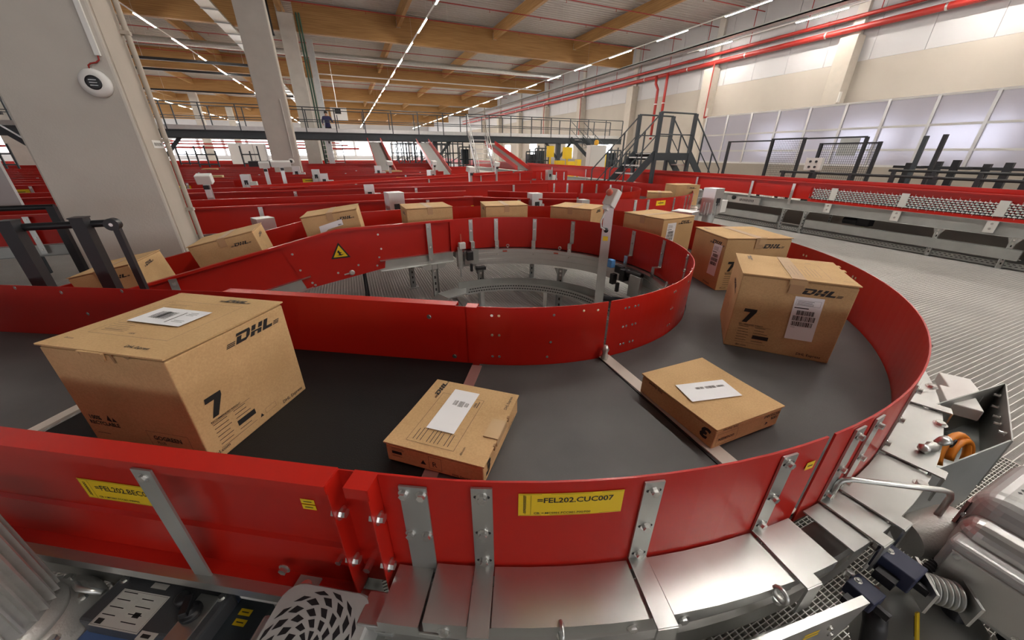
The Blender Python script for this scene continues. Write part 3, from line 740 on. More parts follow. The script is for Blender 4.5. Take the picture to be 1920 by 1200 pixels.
# slotted cable tray bending round inside the loop
t = thing('cable_tray', 'curved slotted cable tray on the grating inside the foreground loop', 'cable tray', (CX, CY, FLOOR))
B = MB(); B.ring(c1, [(.90, -.42), (1.10, -.42), (1.10, -.34), (1.096, -.34), (1.096, -.416), (.904, -.416), (.904, -.34), (.90, -.34)], -10, 100, 50); B.cur = 1
for k in range(60):
    a = -8 + 1.78 * k; u, tt = rad_dir(a); Rm = Matrix((u, tt, Vector((0, 0, 1)))).transposed()
    B.box(pol(.899, a, -.365), (.003, .018, .010), Rm); B.box(pol(.899, a + .9, -.395), (.003, .018, .010), Rm)
recalc(B.build('tray', ['galvdull', 'black'], t))
for a in (0, 45, 88):
    B = MB(); u, tt = rad_dir(a); Rm = Matrix((u, tt, Vector((0, 0, 1)))).transposed(); B.box(pol(.94, a, (FLOOR - .42) / 2), (.03, .04, -.42 - FLOOR), Rm); B.box(pol(.94, a, FLOOR + .004), (.08, .10, .008), Rm); B.build('leg', 'galv', t)
J = pol(1.0, 100); d = Vector((-.93, -.37, 0))
B = MB(); B.bar(J + Vector((0, 0, -.40)), J + d * .25 + Vector((0, 0, -.40)), .2, .012); B.bar(J + d * .25 + Vector((0, 0, -.4)), J + d * .55 + Vector((0, 0, -.60)), .2, .012)
B.bar(J + d * .55 + Vector((0, 0, -.6)), J + d * 1.75 + Vector((0, 0, -.62)), .2, .012); B.build('tray_run', 'galvdull', t)

# ------- far straight conveyor "B" leaving the bend, level then going down to the left
uB, _ = rad_dir(BJ); tB = Vector((-sin(rad(BJ)), cos(rad(BJ)), 0)); JB = pol(1.738, BJ)
def pB(s): return JB + tB * s + Vector((0, 0, 0 if s < 1.13 else -.205 * (s - 1.13)))
t = thing('belt_conveyor', 'red belt conveyor behind the loop sloping down to the left, with a triangular warning sign', 'conveyor', tuple(JB))
path = [pB(.02), pB(1.13), pB(4.2)]
B = MB(); B.sweep(path, [(-HW + .004, 0), (HW - .004, 0), (HW - .004, -.025), (-HW + .004, -.025)]); recalc(B.build('belt', 'beltblack', t))
for s in (1, -1): B = MB(); B.sweep(path, wall_prof(s, .305, .04)); recalc(B.build('side_wall', 'red', t))
nB = Vector((-tB.y, tB.x, 0))
for s in (1, -1):
    B = MB(); B.sweep([pB(.03), pB(.80)], chan_prof(s, -.14, -.03)); recalc(B.build('side_channel', 'galv', t))
    B = MB(); B.sweep([pB(1.42), pB(4.2)], chan_prof(s, -.14, -.03)); recalc(B.build('side_channel', 'galv', t))
def onBf(s, z, off=.01): q = JB + tB * s + nB * (HW + off); return Vector((q.x, q.y, z))
B = MB(); B.prism([(.74, .285), (1.13, .292), (1.50, .215), (1.60, .19), (1.47, -.215), (1.38, -.20), (.76, -.115), (.74, -.02)], onBf(0, 0, .004), tB, (0, 0, 1), nB * .006); recalc(B.build('cover_panel', 'red', t))
B = MB()
for s, z in ((.80, .0), (.83, -.08), (1.0, -.05), (1.19, -.10), (1.42, -.16), (1.40, -.185), (.78, .22), (.77, .08), (1.52, .12), (1.49, -.03)): B.bolt(onBf(s, z, .010), nB, .007, .005)
B.build_parts('bolt', 'bolt', t)
B = MB(); B.lathe(onBf(1.07, -.115, .010), nB, [(.026, 0), (.026, .006), (.015, .008)], 18); B.bar(onBf(1.07, -.115, .014), onBf(1.14, -.125, .014), .012, .004, nB); B.build('latch', 'alu', t)
B = MB(); f = Face(B, onBf(1.14, .035, .0115), -tB, (0, 0, 1)); f.poly([(-.085, 0), (.085, 0), (0, .148)]); sg = B.build('warning_sign', 'ink', t)
B = MB(); f = Face(B, onBf(1.14, .035, .0122), -tB, (0, 0, 1)); f.poly([(-.061, .014), (.061, .014), (0, .122)]); B.build('sign_field', 'yellow', sg)
B = MB(); f = Face(B, onBf(1.14, .035, .0128), -tB, (0, 0, 1)); f.poly([(-.035, .030), (.008, .026), (.038, .040), (.008, .037)]); f.poly([(-.010, .034), (.008, .037), (-.006, .075), (-.020, .072)]); f.poly([(-.024, .055), (.014, .048), (.014, .056), (-.020, .063)]); B.build('sign_symbol', 'ink', sg)
for s in (.29, 2.35):
    strap_straight(pB(s), nB, 1, .29, -.12).build('strap_bracket', ['galv', 'bolt'], t)
    strap_straight(pB(s), nB, -1, .29, -.12).build('strap_bracket', ['galv', 'bolt'], t)
B = MB(); B.box(onBf(.03, .13, .025), (.01, .05, .34), Matrix((nB, tB, Vector((0, 0, 1)))).transposed()); B.build('end_flange', 'red', t)
B = MB(); B.prism([(-.05, 0), (.22, 0), (.18, -.05), (-.02, -.05)], onBf(.18, -.142, .0), tB, (0, 0, 1), nB * .05); B.build('leg_bracket', 'galv', t)
for s in (.26, 3.2):
    for sd in (1, -1): q = pB(s) + nB * sd * (HW + .02); leg_mesh((q.x, q.y), nB * sd, q.z - .14).build('leg', ['galvdull', 'black', 'bolt'], t)
q = pB(.26); B = MB(); B.bar(q + nB * (HW + .02) + Vector((0, 0, -.18)), q - nB * (HW) + Vector((0, 0, -.40)), .05, .03); B.build('cross_brace', 'galv', t)
# sensor post and drive parts at the joint
t2 = thing('photo_sensor', 'white sensor box on a bent steel bracket at the inner end of the sloping conveyor', 'sensor', tuple(onBf(-.05, 0, .06)))
B = MB(); B.box(onBf(-.05, .03, .075), (.045, .075, .07), Matrix((nB, tB, Vector((0, 0, 1)))).transposed()); B.build('sensor_body', 'offwhite', t2, bevel=.006)
B = MB(); B.box(onBf(-.05, .10, .055), (.012, .012, .10), None); B.build('sensor_cap', 'redtag', t2)
B = MB(); B.box(onBf(-.02, -.10, .08), (.02, .05, .24), Matrix((nB, tB, Vector((0, 0, 1)))).transposed()); B.box(onBf(-.02, -.25, .085), (.012, .022, .12), None); B.build('bracket', 'galv', t2)
t2 = thing('drive_bearing', 'black bearing block with chain on the inner frame at the far end of the bend', 'bearing', tuple(pol(1.15, 91, -.10)))
B = MB(); B.box(pol(1.15, 91.5, -.07), (.07, .09, .10)); B.box(pol(1.12, 91, -.20), (.03, .03, .09)); B.build('block', 'black', t2, bevel=.008)
B = MB(); B.box(pol(1.17, 90, -.10), (.02, .16, .16), Matrix.Rotation(rad(90), 3, 'Z')); B.build('plate', 'galvdull', t2)
B = MB(); B.tube([Vector((-.02, 3.75, -.10)), Vector((-.03, 3.7, -.35)), Vector((-.06, 3.68, -.55)), Vector((-.2, 3.65, -.63)), Vector((-.34, 3.63, -.62))], .012)
tag(B.build('black_cable', 'black'), 'loose black cable hanging under the sloping conveyor', 'cable')
B = MB(); B.bar((-.02, 3.85, -.14), (-.02, 3.85, FLOOR), .035, .02); tag(B.build('cable_post', 'blacksteel'), 'thin black post under the sloping conveyor', 'post')

# ------- near straight conveyor "A"
tA = Vector((sin(rad(AJ)), -cos(rad(AJ)), 0)); nA = rad_dir(AJ)[0]; JA = pol(1.738, AJ)
def pA(s): return JA + tA * s + Vector((0, 0, 0 if s < 1.55 else -.03 * (s - 1.55)))
t = thing('belt_conveyor', 'black belt conveyor at lower left carrying the big carton, red walls with yellow sign', 'conveyor', tuple(JA))
B = MB(); B.sweep([pA(.03), pA(1.47)], [(-HW + .004, 0), (HW - .004, 0), (HW - .004, -.025), (-HW + .004, -.025)]); recalc(B.build('belt', 'beltblack', t))
B = MB(); B.sweep([pA(1.55), pA(4.2)], [(-HW + .004, 0), (HW - .004, 0), (HW - .004, -.025), (-HW + .004, -.025)]); recalc(B.build('belt', 'beltgrey', t))
q = pA(1.51); B = MB(); B.box(q + Vector((0, 0, .003)), (.045, 2 * HW - .01, .008), Matrix((tA, nA, Vector((0, 0, 1)))).transposed()); B.build('transfer_strip', 'creamstrip', t)
pr = [(HW, -.03), (HW, .30), (HW + .052, .30), (HW + .052, .275), (HW + .049, .275), (HW + .049, .297), (HW + .003, .297), (HW + .003, .035), (HW + .013, .028), (HW + .018, -.10), (HW + .05, -.104), (HW + .05, -.108), (HW + .014, -.105), (HW + .009, .026), (HW, .032)]
B = MB(); B.sweep([pA(.095), pA(1.6), pA(4.2)], pr); recalc(B.build('side_wall', 'red', t))
B = MB(); B.sweep([pA(.095), pA(1.6), pA(4.2)], [(HW + .02, -.105), (HW + .075, -.105), (HW + .078, -.13), (HW + .075, -.132), (HW + .07, -.110), (HW + .02, -.112)]); recalc(B.build('edge_rail', 'galv', t))
B = MB(); B.sweep([pA(.10), pA(1.6), pA(4.2)], [(HW - .05, -.12), (HW + .03, -.12), (HW + .03, -.30), (HW - .05, -.30)]); recalc(B.build('frame_beam', 'galvdull', t))
B = MB(); B.sweep([pA(.10), pA(1.3)], wall_prof(-1, .30, .05)); B.sweep([pA(1.3), pA(4.2)], wall_prof(-1, .30, .002)); recalc(B.build('side_wall', 'red', t))
B = MB(); B.sweep([pA(0), pA(.055)], wall_prof(-1, .295, .05)); recalc(B.build('joint_plate', 'red', t)); B = MB(); B.sweep([pA(.05), pA(.10)], [(-HW, -.03), (-HW, .296), (-HW - .003, .296), (-HW - .003, -.03)]); recalc(B.build('joint_plate', 'red', t)); B = MB(); B.sweep([pA(.05), pA(.10)], [(HW, -.10), (HW, .297), (HW + .003, .297), (HW + .003, -.10)]); recalc(B.build('joint_plate', 'red', t)); B = MB(); B.sweep([pA(0), pA(.055)], [(HW, -.10), (HW, .30), (HW + .048, .30), (HW + .048, .27), (HW + .045, .27), (HW + .045, .297), (HW + .003, .297), (HW + .003, -.10)]); recalc(B.build('joint_plate', 'red', t))
def onAf(s, z, off): q = JA + tA * s + nA * (HW + off); return Vector((q.x, q.y, z))
RA = Matrix((tA, nA, Vector((0, 0, 1)))).transposed()
for s, z0 in ((.095, -.10), (.004, -.11)):
    B = MB(); B.box(onAf(s, (z0 + .298) / 2, .026), (.003, .046, .298 - z0), RA); o = B.build('end_flange', 'red', t)
    B = MB()
    for z in (.19, .02):
        B.bolt(onAf(s - .002, z, .028), -tA, .011, .013); B.bolt(onAf(s + .002, z, .028), tA, .011, .016)
    B.build_parts('bolt', 'bolt', o)
B = MB(); B.bolt(onAf(.30, -.055, .035), nA, .011, .012); B.bolt(onAf(.07, -.02, .0), nA, .010, .03); B.bolt(onAf(.14, .0, .004), nA, .008, .03); B.build_parts('bolt', 'bolt', t)
B = MB(); B.box(onAf(.235, -.085, .055), (.06, .05, .006), RA); B.box(onAf(.235, -.10, .08), (.06, .004, .03), RA); o = B.build('clamp_plate', 'galvdull', t)
B = MB(); B.bolt(onAf(.235, -.082, .055), (0, 0, 1), .011); B.build('clamp_bolt', 'bolt', o)
for k, s in enumerate((.54, 1.75)):
    strap_straight(pA(s), nA, 1, .285, -.17, .052, .053, bolts=(.262, -.15)).build('strap_bracket', ['galvdull', 'bolt'], t)
yellow_sign(t, onAf(.875, .072, .0045), -tA, (0, 0, 1), .245, .074, '=FEL202.BEC006', 'CB: =.MCS001.FCC001-F00/F00')
yellow_sign(t, onAf(1.42, .09, .0045), -tA, (0, 0, 1), .20, .074, None)
for z in (.150, .169): yellow_sign(t, onAf(.215, z, .0045), -tA, (0, 0, 1), .036, .016)
B = MB(); f = Face(B, onAf(.30, 0, 0), tA, (0, 0, 1))
for s, z in ((.23, .235), (.12, .03)): q = JA + tA * s - nA * (HW - .0); B.bolt(Vector((q.x, q.y, z)), nA, .008, .004)
for s, z in ((1.42, .27), (1.55, .27), (1.9, .27), (2.3, .24), (2.2, .12), (2.6, .25)): q = JA + tA * s - nA * HW; B.bolt(Vector((q.x, q.y, z)), nA, .007, .003)
B.build_parts('bolt', 'bolt', t)
for s in (1.1, 3.0):
    for sd in (1, -1): q = pA(s) + nA * sd * (HW - .06); leg_mesh((q.x, q.y), nA * sd, -.30).build('leg', ['galvdull', 'black', 'bolt'], t)

# ------- second loop and the straights behind
c2 = (4.35, 6.75)
t = curve_conveyor(c2, 'second curved belt conveyor, behind the foreground loop, with a yellow sign between grey straps', -121, 90, (-118, -110, -98.5, -92.5, -77, -66.5, -62, -50, -40, -28, -14), (83, 68, 52, 36, 20, 5, -10), ((-117, -99, .018), (-97.5, -78, .018), (-75, -50, .018), (-49, -20, .018)), nseg=60)
yellow_sign(t, pol(2.2135, -88.2, .185, c2), rad_dir(-85.4)[1], (0, 0, 1), .205, .075, None)
yellow_sign(t, pol(2.2135, -103.5, .06, c2), rad_dir(-103.5)[1], (0, 0, 1), .06, .03, None); yellow_sign(t, pol(2.2135, -60, .2, c2), rad_dir(-60)[1], (0, 0, 1), .03, .06, None)
for a in (-100, -70, -40, -10, 20, 60): u, tt = rad_dir(a); leg_mesh(tuple(pol(2.26, a, 0, c2).to_2d()), u, -.21).build('leg', ['galvdull', 'black', 'bolt'], t)
t = conveyor('belt_conveyor', 'straight red belt conveyor just behind the row of small cartons, ending at the grey motor', [(1.95, 6.3, 0), (-10, 6.3, 0)])
yellow_sign(t, (.30, 5.825, .06), (1, 0, 0), (0, 0, 1), .26, .075); yellow_sign(t, (1.75, 5.825, .10), (1, 0, 0), (0, 0, 1), .12, .06); yellow_sign(t, (-3.0, 5.825, .06), (1, 0, 0), (0, 0, 1), .26, .075)
conveyor('belt_conveyor', 'short slanted red conveyor joining the straight one to the second bend', [(3.42, 5.28, 0), (2.35, 5.95, 0), (2.0, 6.28, 0)], step=.6)
conveyor('belt_conveyor', 'long straight red belt conveyor coming from the back side of the second bend', [(4.33, 8.49, 0), (-11, 8.49, 0)])
t = conveyor('belt_conveyor', 'slanted red belt conveyor running away to the right behind the second loop', [(6.3, 13.78, 0), (1.09, 10.67, 0), (-1.7, 9.04, 0)])
c3 = (7.5, 15.6)
curve_conveyor((7.25, 11.9), 'third curved conveyor wall with grey straps, behind the second loop on the right', 60, 128, (66, 74, 86, 98, 110, 120), (66, 80, 95, 112), (), nseg=24, skirt=False)
for k, (y, x0, x1) in enumerate(((11.6, -2.6, -14), (13.4, 2.6, -14), (15.3, 3.4, -16), (17.45, 1.2, -16), (19.4, 5.8, -18), (21.6, .5, -18), (27.2, 6.5, -22), (32.2, 7.0, -26), (34.5, 7.5, -30), (39, 8, -34))):
    tt = conveyor('belt_conveyor', 'distant straight red conveyor across the hall, %s row beyond the slanted one' % ORD[k], [(x0, y, 0), (x1, y, 0)], group='distant conveyor rows', legs=False, detail=(k < 4), step=2.6)
    if k in (0, 1, 2):
        for j in range(3): yellow_sign(tt, (x0 - 1.2 - 2.7 * j, y - .475, .12), (1, 0, 0), (0, 0, 1), .34, .10)
# ------- big conveyor running the length of the hall on the right
XM, ZM = 9.92, .076
t = thing('belt_conveyor', 'long red conveyor along the hall whose side has a guard of pale wheels', 'conveyor', (XM, 5, ZM))
path = [Vector((XM, -3, ZM)), Vector((XM, 60, ZM))]
B = MB(); B.sweep(path, [(-HW + .004, 0), (HW - .004, 0), (HW - .004, -.025), (-HW + .004, -.025)]); recalc(B.build('belt', 'beltgrey', t))
B = MB(); B.sweep([Vector((XM, 5.15, ZM)), path[1]], wall_prof(1, .30, .05, -.06)); recalc(B.build('side_wall', 'red', t))
B = MB(); B.sweep(path, wall_prof(-1, .33, .05, -.06)); recalc(B.build('side_wall', 'red', t))
B = MB(); B.sweep([path[0], Vector((XM, 5.15, ZM))], wall_prof(1, .30, .05, .20)); B.sweep([path[0], Vector((XM, 5.15, ZM))], [(HW, -.11), (HW + .004, -.11), (HW + .004, -.025), (HW, -.025)])
B.sweep([path[0], Vector((XM, 5.15, ZM))], [(HW - .02, -.03), (HW - .016, -.03), (HW - .016, .25), (HW - .02, .25)]); recalc(B.build('side_wall', 'red', t))
B = MB(); B.sweep([path[0], path[1]], [(HW + .004, -.31), (HW + .06, -.31), (HW + .06, -.305), (HW + .01, -.305), (HW + .01, -.10), (HW + .06, -.10), (HW + .06, -.095), (HW + .004, -.095)]); recalc(B.build('side_channel', 'galvdull', t))
# guard of small wheels: rows of pale wheels on dark backing pieces
B = MB(); y = -2.9
while y < 5.08:
    for r in range(6):
        yy = y + (.014 if r % 2 else -.014); z = .050 + .036 * r
        B.cur = 0; B.box((XM - HW - .012, yy, z + .008), (.012, .044, .011)); B.box((XM - HW - .014, yy + .008, z + .012), (.012, .013, .026))
        B.cur = 1; B.box((XM - HW - .004, yy + .022, z), (.012, .020, .020)); B.box((XM - HW - .005, yy - .010, z - .008), (.010, .028, .009))
    y += .056
B.build('wheel_lattice', ['white', 'black'], t)
B = MB(); y = -2.9
while y < 5.1: B.bx(XM - HW - .018, XM - HW - .014, y + .035, y + .038, .02, .285); y += .112
B.build('wire_lattice', 'alu', t)
for y in (-2.2, -.9, .9, 2.35, 3.54, 4.68):
    B = MB(); B.bx(XM - HW - .034, XM - HW - .022, y - .055, y + .055, .05, .29); B.bx(XM - HW - .075, XM - HW - .066, y - .06, y + .06, -.20, -.02); B.cur = 1
    for z in (-.06, -.14): B.bolt((XM - HW - .075, y, z), (-1, 0, 0), .012)
    B.build('guard_bracket', ['offwhite', 'bolt'], t)
for y in (5.5, 6.5, 8.2, 10, 12, 14, 17, 20):
    B = MB(); B.bx(XM - HW - .056, XM - HW - .050, y - .03, y + .03, -.12, .33); B.cur = 1; B.bolt((XM - HW - .056, y, .1), (-1, 0, 0), .01); B.build('strap_bracket', ['galv', 'bolt'], t)
for y in (-1, 2.05, 2.9, 5.07, 5.54, 8.0, 11, 14, 17, 20): leg_mesh((XM - HW - .04, y), (-1, 0, 0), -.235).build('leg', ['galv', 'black', 'bolt'], t)
for y in (-1, 2.05, 5.07, 8.0, 11): leg_mesh((XM + HW + .04, y), (1, 0, 0), -.235).build('leg', ['galvdull', 'black', 'bolt'], t)
for y0, y1 in ((1.9, 5.0), (5.6, 8.5), (-2.5, 1.8)):
    B = MB(); B.bx(9.34, 9.37, y0, y1, -.56, -.40); B.bx(9.34, 9.43, y0, y1, -.405, -.40); B.build('kick_panel', 'galvdull', t)
B = MB(); B.bx(10.44, 10.46, -3, 9.2, -.70, -.16); B.build('back_panel', 'concwall', t)
t2 = thing('cable_tray', 'slotted cable tray under the long conveyor on the right', 'cable tray', (9.6, 3, FLOOR))
B = MB(); B.bx(9.42, 9.424, -3, 20, -.70, -.61); B.bx(9.42, 9.75, -3, 20, -.70, -.695); B.cur = 1; y = -2.9
while y < 9: B.bx(9.417, 9.42, y, y + .03, -.635, -.625); B.bx(9.417, 9.42, y + .03, y + .06, -.665, -.655); y += .06
B.build('tray', ['galvdull', 'black'], t2)
t2 = thing('gear_unit', 'black motor gear unit hanging under the long conveyor on the right', 'motor', (9.8, 4.1, -.4))
B = MB(); B.box((9.75, 4.1, -.33), (.2, .22, .16)); B.cyl((9.7, 4.2, -.34), (9.7, 4.45, -.34), .07, 14); B.build('housing', 'black', t2, bevel=.01)
B = MB(); B.tube([(9.6, 4.05, -.42), (9.58, 4.1, -.50), (9.58, 4.2, -.52), (9.6, 4.28, -.44)], .012); B.build('cable', 'greenwire', t2)
t2 = thing('brace_frame', 'black braced frame standing behind the long conveyor', 'frame', (10.5, 3, FLOOR))
for k, y in enumerate((3.6, 3.3, 2.95, 2.7, 2.35)):
    B = MB(); B.bar((10.5, y, FLOOR), (10.5, y + (.25 if k % 2 else 0), -.2), .03, .03); B.build('brace', 'blacksteel', t2)
B = MB(); B.bx(10.48, 10.52, 2.2, 3.7, -.22, -.19); B.build('top_bar', 'blacksteel', t2)
t2 = thing('access_panel', 'grey slotted access panel with a black knob on the side of the long conveyor', 'panel', (9.37, 6.7, -.2))
B = MB(); B.bx(9.33, 9.36, 6.15, 7.05, -.22, -.06); B.cur = 1
for k in range(10): B.bx(9.327, 9.33, 6.3 + k * .04, 6.315 + k * .04, -.17, -.11)
B.build('plate', ['galv', 'black'], t2)
B = MB(); B.lathe((9.33, 6.85, -.1), (-1, 0, 0), [(.05, 0), (.05, .03), (.02, .05)], 14); B.build('knob', 'black', t2)
# ------------------------------------------------------------------ cartons
def carton(label, cx, cy, z0, rz, W, D, H, tilt=0, group='kraft cartons on the belts', tape=True, cross=True, lift=0.):
    t = thing('carton', label, 'box', (cx, cy, z0), rot=(0, rad(tilt), rad(rz)), group=group)
    b = MB(); b.box((0, 0, (H - .013) / 2), (W, D, H - .013)); b.build('body', 'card', t, world=False, bevel=.004, seg=2)
    b = MB(); o = .004
    p = [(-W / 2 - o, -D / 2 - o), (W / 2 + o, -D / 2 - o), (W / 2 + o, D / 2 + o), (-W / 2 - o, D / 2 + o)]
    n = 7; vs = []                                   # slightly bowed lid
    for j in range(n + 1):
        for i in range(n + 1):
            u, v = i / n, j / n; dz = lift * 4 * u * (1 - u) - .003 * (1 - abs(2 * v - 1))
            vs.append((p[0][0] + (p[1][0] - p[0][0]) * u, p[0][1] + (p[3][1] - p[0][1]) * v, H + dz))
    m = len(vs); vs += [(x, y, z - .005) for x, y, z in vs]; q = n + 1; fs = []
    for j in range(n):
        for i in range(n):
            a = j * q + i; fs += [(a, a + 1, a + q + 1, a + q), (m + a, m + a + q, m + a + q + 1, m + a + 1)]
    for i in range(n):
        fs += [(i, m + i, m + i + 1, i + 1), (n * q + i, n * q + i + 1, m + n * q + i + 1, m + n * q + i), (i * q, (i + 1) * q, m + (i + 1) * q, m + i * q), (i * q + n, m + i * q + n, m + (i + 1) * q + n, (i + 1) * q + n)]
    b.add(vs, fs); lid = b.build('lid', 'card', t, world=False)
    b = MB(); b.box((0, 0, H - .009), (W - .008, D - .008, .008)); b.build('lid_gap', 'cardedge', lid, world=False)
    if cross:
        b = MB(); b.box((0, 0, H + .0005), (.055, D + .010, .0012)); b.box((0, -D / 2 - .0055, H - .035), (.055, .0014, .075)); b.box((0, D / 2 + .0055, H - .035), (.055, .0014, .075))
        b.build('packing_tape', 'tape', t, world=False)
    e = .0012
    F = {'front': ((-W / 2, -D / 2 - e, 0), (1, 0, 0), (0, 0, 1)), 'right': ((W / 2 + e, -D / 2, 0), (0, 1, 0), (0, 0, 1)), 'left': ((-W / 2 - e, D / 2, 0), (0, -1, 0), (0, 0, 1)),
         'back': ((W / 2, D / 2 + e, 0), (-1, 0, 0), (0, 0, 1)), 'top': ((-W / 2, -D / 2, H + .0018), (1, 0, 0), (0, 1, 0))}
    return t, F
class Pr:
    """collects the print of one carton face"""
    def __init__(s, t, F, face, m='ink', name='print', lift=0.):
        s.t, s.m, s.name = t, m, name; O, U, V = [Vector(x) for x in F[face]]; n = U.cross(V); s.mb = MB(); s.f = Face(s.mb, O + n * lift, U, V)
    def __enter__(s): return s.f
    def __exit__(s, *a):
        if s.mb.cuts and s.mb.cuts[0][0]: s.mb.cuts.insert(0, (0, 0))
        s.mb.build_parts(s.name, s.m, s.t, world=False)
def ship_label(t, F, face, u, v, du, dv, w, h, style=0, m='paper'):
    """paper shipping label: origin (u,v), du = unit direction of its width on the face"""
    O, U, V = [Vector(x) for x in F[face]]; n = U.cross(V)
    A = U * du[0] + V * du[1]; Bv = U * dv[0] + V * dv[1]; P = O + U * u + V * v + n * .0006
    b = MB(); Face(b, P, A, Bv).rect(0, 0, w, h); lb = b.build('shipping_label', m, t, world=False)
    b = MB(); f = Face(b, P + n * .0006, A, Bv)
    if style == 0:      # parcel label with address block and two barcodes
        f.frame(w * .08, h * .80, w * .84, h * .13, .0007); f.lines(w * .12, h * .90, w * .6, 4, h * .028, h * .008)
        f.rect(w * .06, h * .735, w * .50, h * .022); f.bars(w * .18, h * .585, w * .62, h * .105, .0022); f.bars(w * .09, h * .45, w * .78, h * .115, .0030); f.bars(w * .09, h * .325, w * .74, h * .105, .0030)
        f.lines(w * .1, h * .29, w * .2, 1, .003, .0012)
    elif style == 1:    # mostly blank sheet with one grey code block
        f.bars(w * .30, h * .60, w * .16, h * .12, .0016); f.bars(w * .50, h * .58, w * .20, h * .14, .0011); f.bars(w * .74, h * .60, w * .14, h * .10, .0016)
    else:
        f.bars(w * .30, h * .36, w * .07, h * .40, .0018); f.rect(w * .62, h * .14, w * .02, h * .66)
        for k in range(7): f.bars(w * (.18 + .05 * k), h * .30, w * .035, h * .45, .0016)
        f.lines(w * .7, h * .8, w * .2, 3, h * .08, h * .015); f.lines(w * .7, h * .3, w * .22, 2, h * .08, h * .015)
    b.build('label_print', 'inkgrey' if style == 1 else 'ink', lb, world=False); return lb
def big7(f, W, H, s=1.):
    f.cut(); f.hold = True
    f.poly([((.050 + x * .062) * s, (.158 + y * .080) * s) for x, y in ((.02, .76), (.52, .76), (.10, 0), (.46, 0), (.98, .80), (1.0, 1.0), (.06, 1.0))])
    f.text('RECOMMENDED WEIGHT', .045 * s, .143 * s, .0098 * s, bold=.018)
    f.lines(.048 * s, .132 * s, .065 * s, 6, .0165 * s, .0022); f.lines(.125 * s, .132 * s, .066 * s, 3, .0165 * s, .0022)
    f.rect(.125 * s, .066 * s, .075 * s, .022 * s); f.lines(.125 * s, .05 * s, .066 * s, 1, .015, .0022)
    f.rect(.046 * s, .036 * s, .15 * s, .0012); f.rect(.046 * s, .139 * s, .15 * s, .0012); f.hold = False; f.cut()
# large carton on the left belt
t, F = carton('largest carton, torn flap at its front and a paper sheet on the lid', -.637, 1.476, 0, -34, .468, .43, .407, cross=False, lift=0)
ship_label(t, F, 'top', .088, .176, (1, -.02), (.02, 1), .222, .118, 2)
with Pr(t, F, 'top') as f:
    f.logo(.235, .383, .022); f.text('DHL Express', .288, .030, .0165, bold=.025); f.text('dhl.com', .04, .04, .011, bold=.01)
    f.frame(.065, .085, .31, .27, .0009); f.lines(.035, .34, .06, 1, .01, .001)
    for v in (.325, .30, .215, .205, .125, .115): f.lines(.085, v, .10, 2, .008, .0012)
    f.lines(.075, .16, .09, 3, .012, .0012); f.text('100%', .20, .10, .012, bold=.015)
with Pr(t, F, 'right') as f:
    f.logo(.172, .338, .036); big7(f, .43, .4, .95); f.text('dhl.com', .012, .022, .0185, bold=.01); f.text('DHL Express', .305, .016, .0195, bold=.012)
    f.frame(.225, .032, .05, .020, .0007); f.poly([(.20, .032), (.216, .032), (.208, .046)])
with Pr(t, F, 'front') as f:
    f.text('100%', .03, .126, .024, bold=.03); f.text('RECYCLABLE', .022, .104, .0215, bold=.03); f.poly([(.105, .128), (.125, .124), (.118, .152)]); f.poly([(.128, .126), (.146, .126), (.134, .144)])
    f.lines(.03, .066, .07, 1, .01, .002); f.text('GOGREEN', .272, .078, .024, bold=.025); f.text('PLUS', .278, .060, .016, bold=.01); f.frame(.252, .048, .165, .064, .0010); f.lines(.33, .022, .07, 1, .01, .002)
b = MB(); zt = .407; y = -.43 / 2
b.prism([(-.045, -.006), (.045, -.004), (.040, -.030), (.032, -.034), (.012, -.042), (-.034, -.040), (-.042, -.026)], (-.02, y - .002, zt), (1, 0, 0), (0, 0, 1), (0, -.004, 0))
b.box((-.02, y - .005, zt - .004), (.092, .012, .004)); b.build('locking_tab', 'card', t, world=False)
b = MB(); Fc = Face(b, (0, y - .0025, zt), (1, 0, 0), (0, 0, 1))
Fc.poly([(-.084, -.004), (-.074, -.004), (-.062, -.028), (-.068, -.028)]); Fc.poly([(.040, -.010), (.050, -.008), (.056, -.034), (.048, -.038)]); Fc.poly([(.092, -.004), (.118, -.006), (.108, -.018), (.094, -.012)]); Fc.rect(-.034, -.023, .018, .008)
b.build('slit_pattern', 'cardedge', t, world=False)
# flat carton in the middle
t, F = carton('flat carton lying over the joint of the two belts in the middle of the foreground', .213, .991, .008, -40.4, .341, .358, .080, cross=False)
lb = ship_label(t, F, 'top', .097, .093, (1, 0), (0, 1), .103, .227, 1)
with Pr(t, F, 'top') as f:
    f.logo(.052, .246, .019, rot=pi / 2); f.frame(.062, .024, .170, .262, .0011)
    for k in range(9): f.lines(.080 + .013 * k + (.012 if k > 2 else 0) + (.012 if k > 6 else 0), .088, .0016, 1, .01, .001); f.rect(.080 + .013 * k + (.01 if k > 2 else 0) + (.01 if k > 6 else 0), .035, .0022, random.uniform(.05, .062))
    f.text('DHL Express', .327, .262, .0145, bold=.012, rot=pi / 2); f.text('dhl.com', .262, .016, .011, bold=.012, rot=pi / 2); f.text('100%', .214, .238, .012, bold=.03, rot=pi / 2); f.rect(.218, .238, .003, .035)
with Pr(t, F, 'right') as f:
    f.text('3', .016, .020, .062, shear=.2, bold=.05, wide=1.2); f.lines(.06, .05, .05, 3, .012, .0012); f.text('DHL Express', .24, .012, .013, bold=.01)
with Pr(t, F, 'front') as f:
    f.rect(.022, .036, .036, .012); f.lines(.022, .06, .05, 2, .006, .0012); f.lines(.022, .026, .04, 1, .006, .0015); f.frame(.155, .012, .045, .05, .001); f.text('R', .166, .022, .03); f.poly([(.125, .022), (.145, .022), (.135, .04)]); f.text('DHL Express', .235, .006, .012, bold=.012)
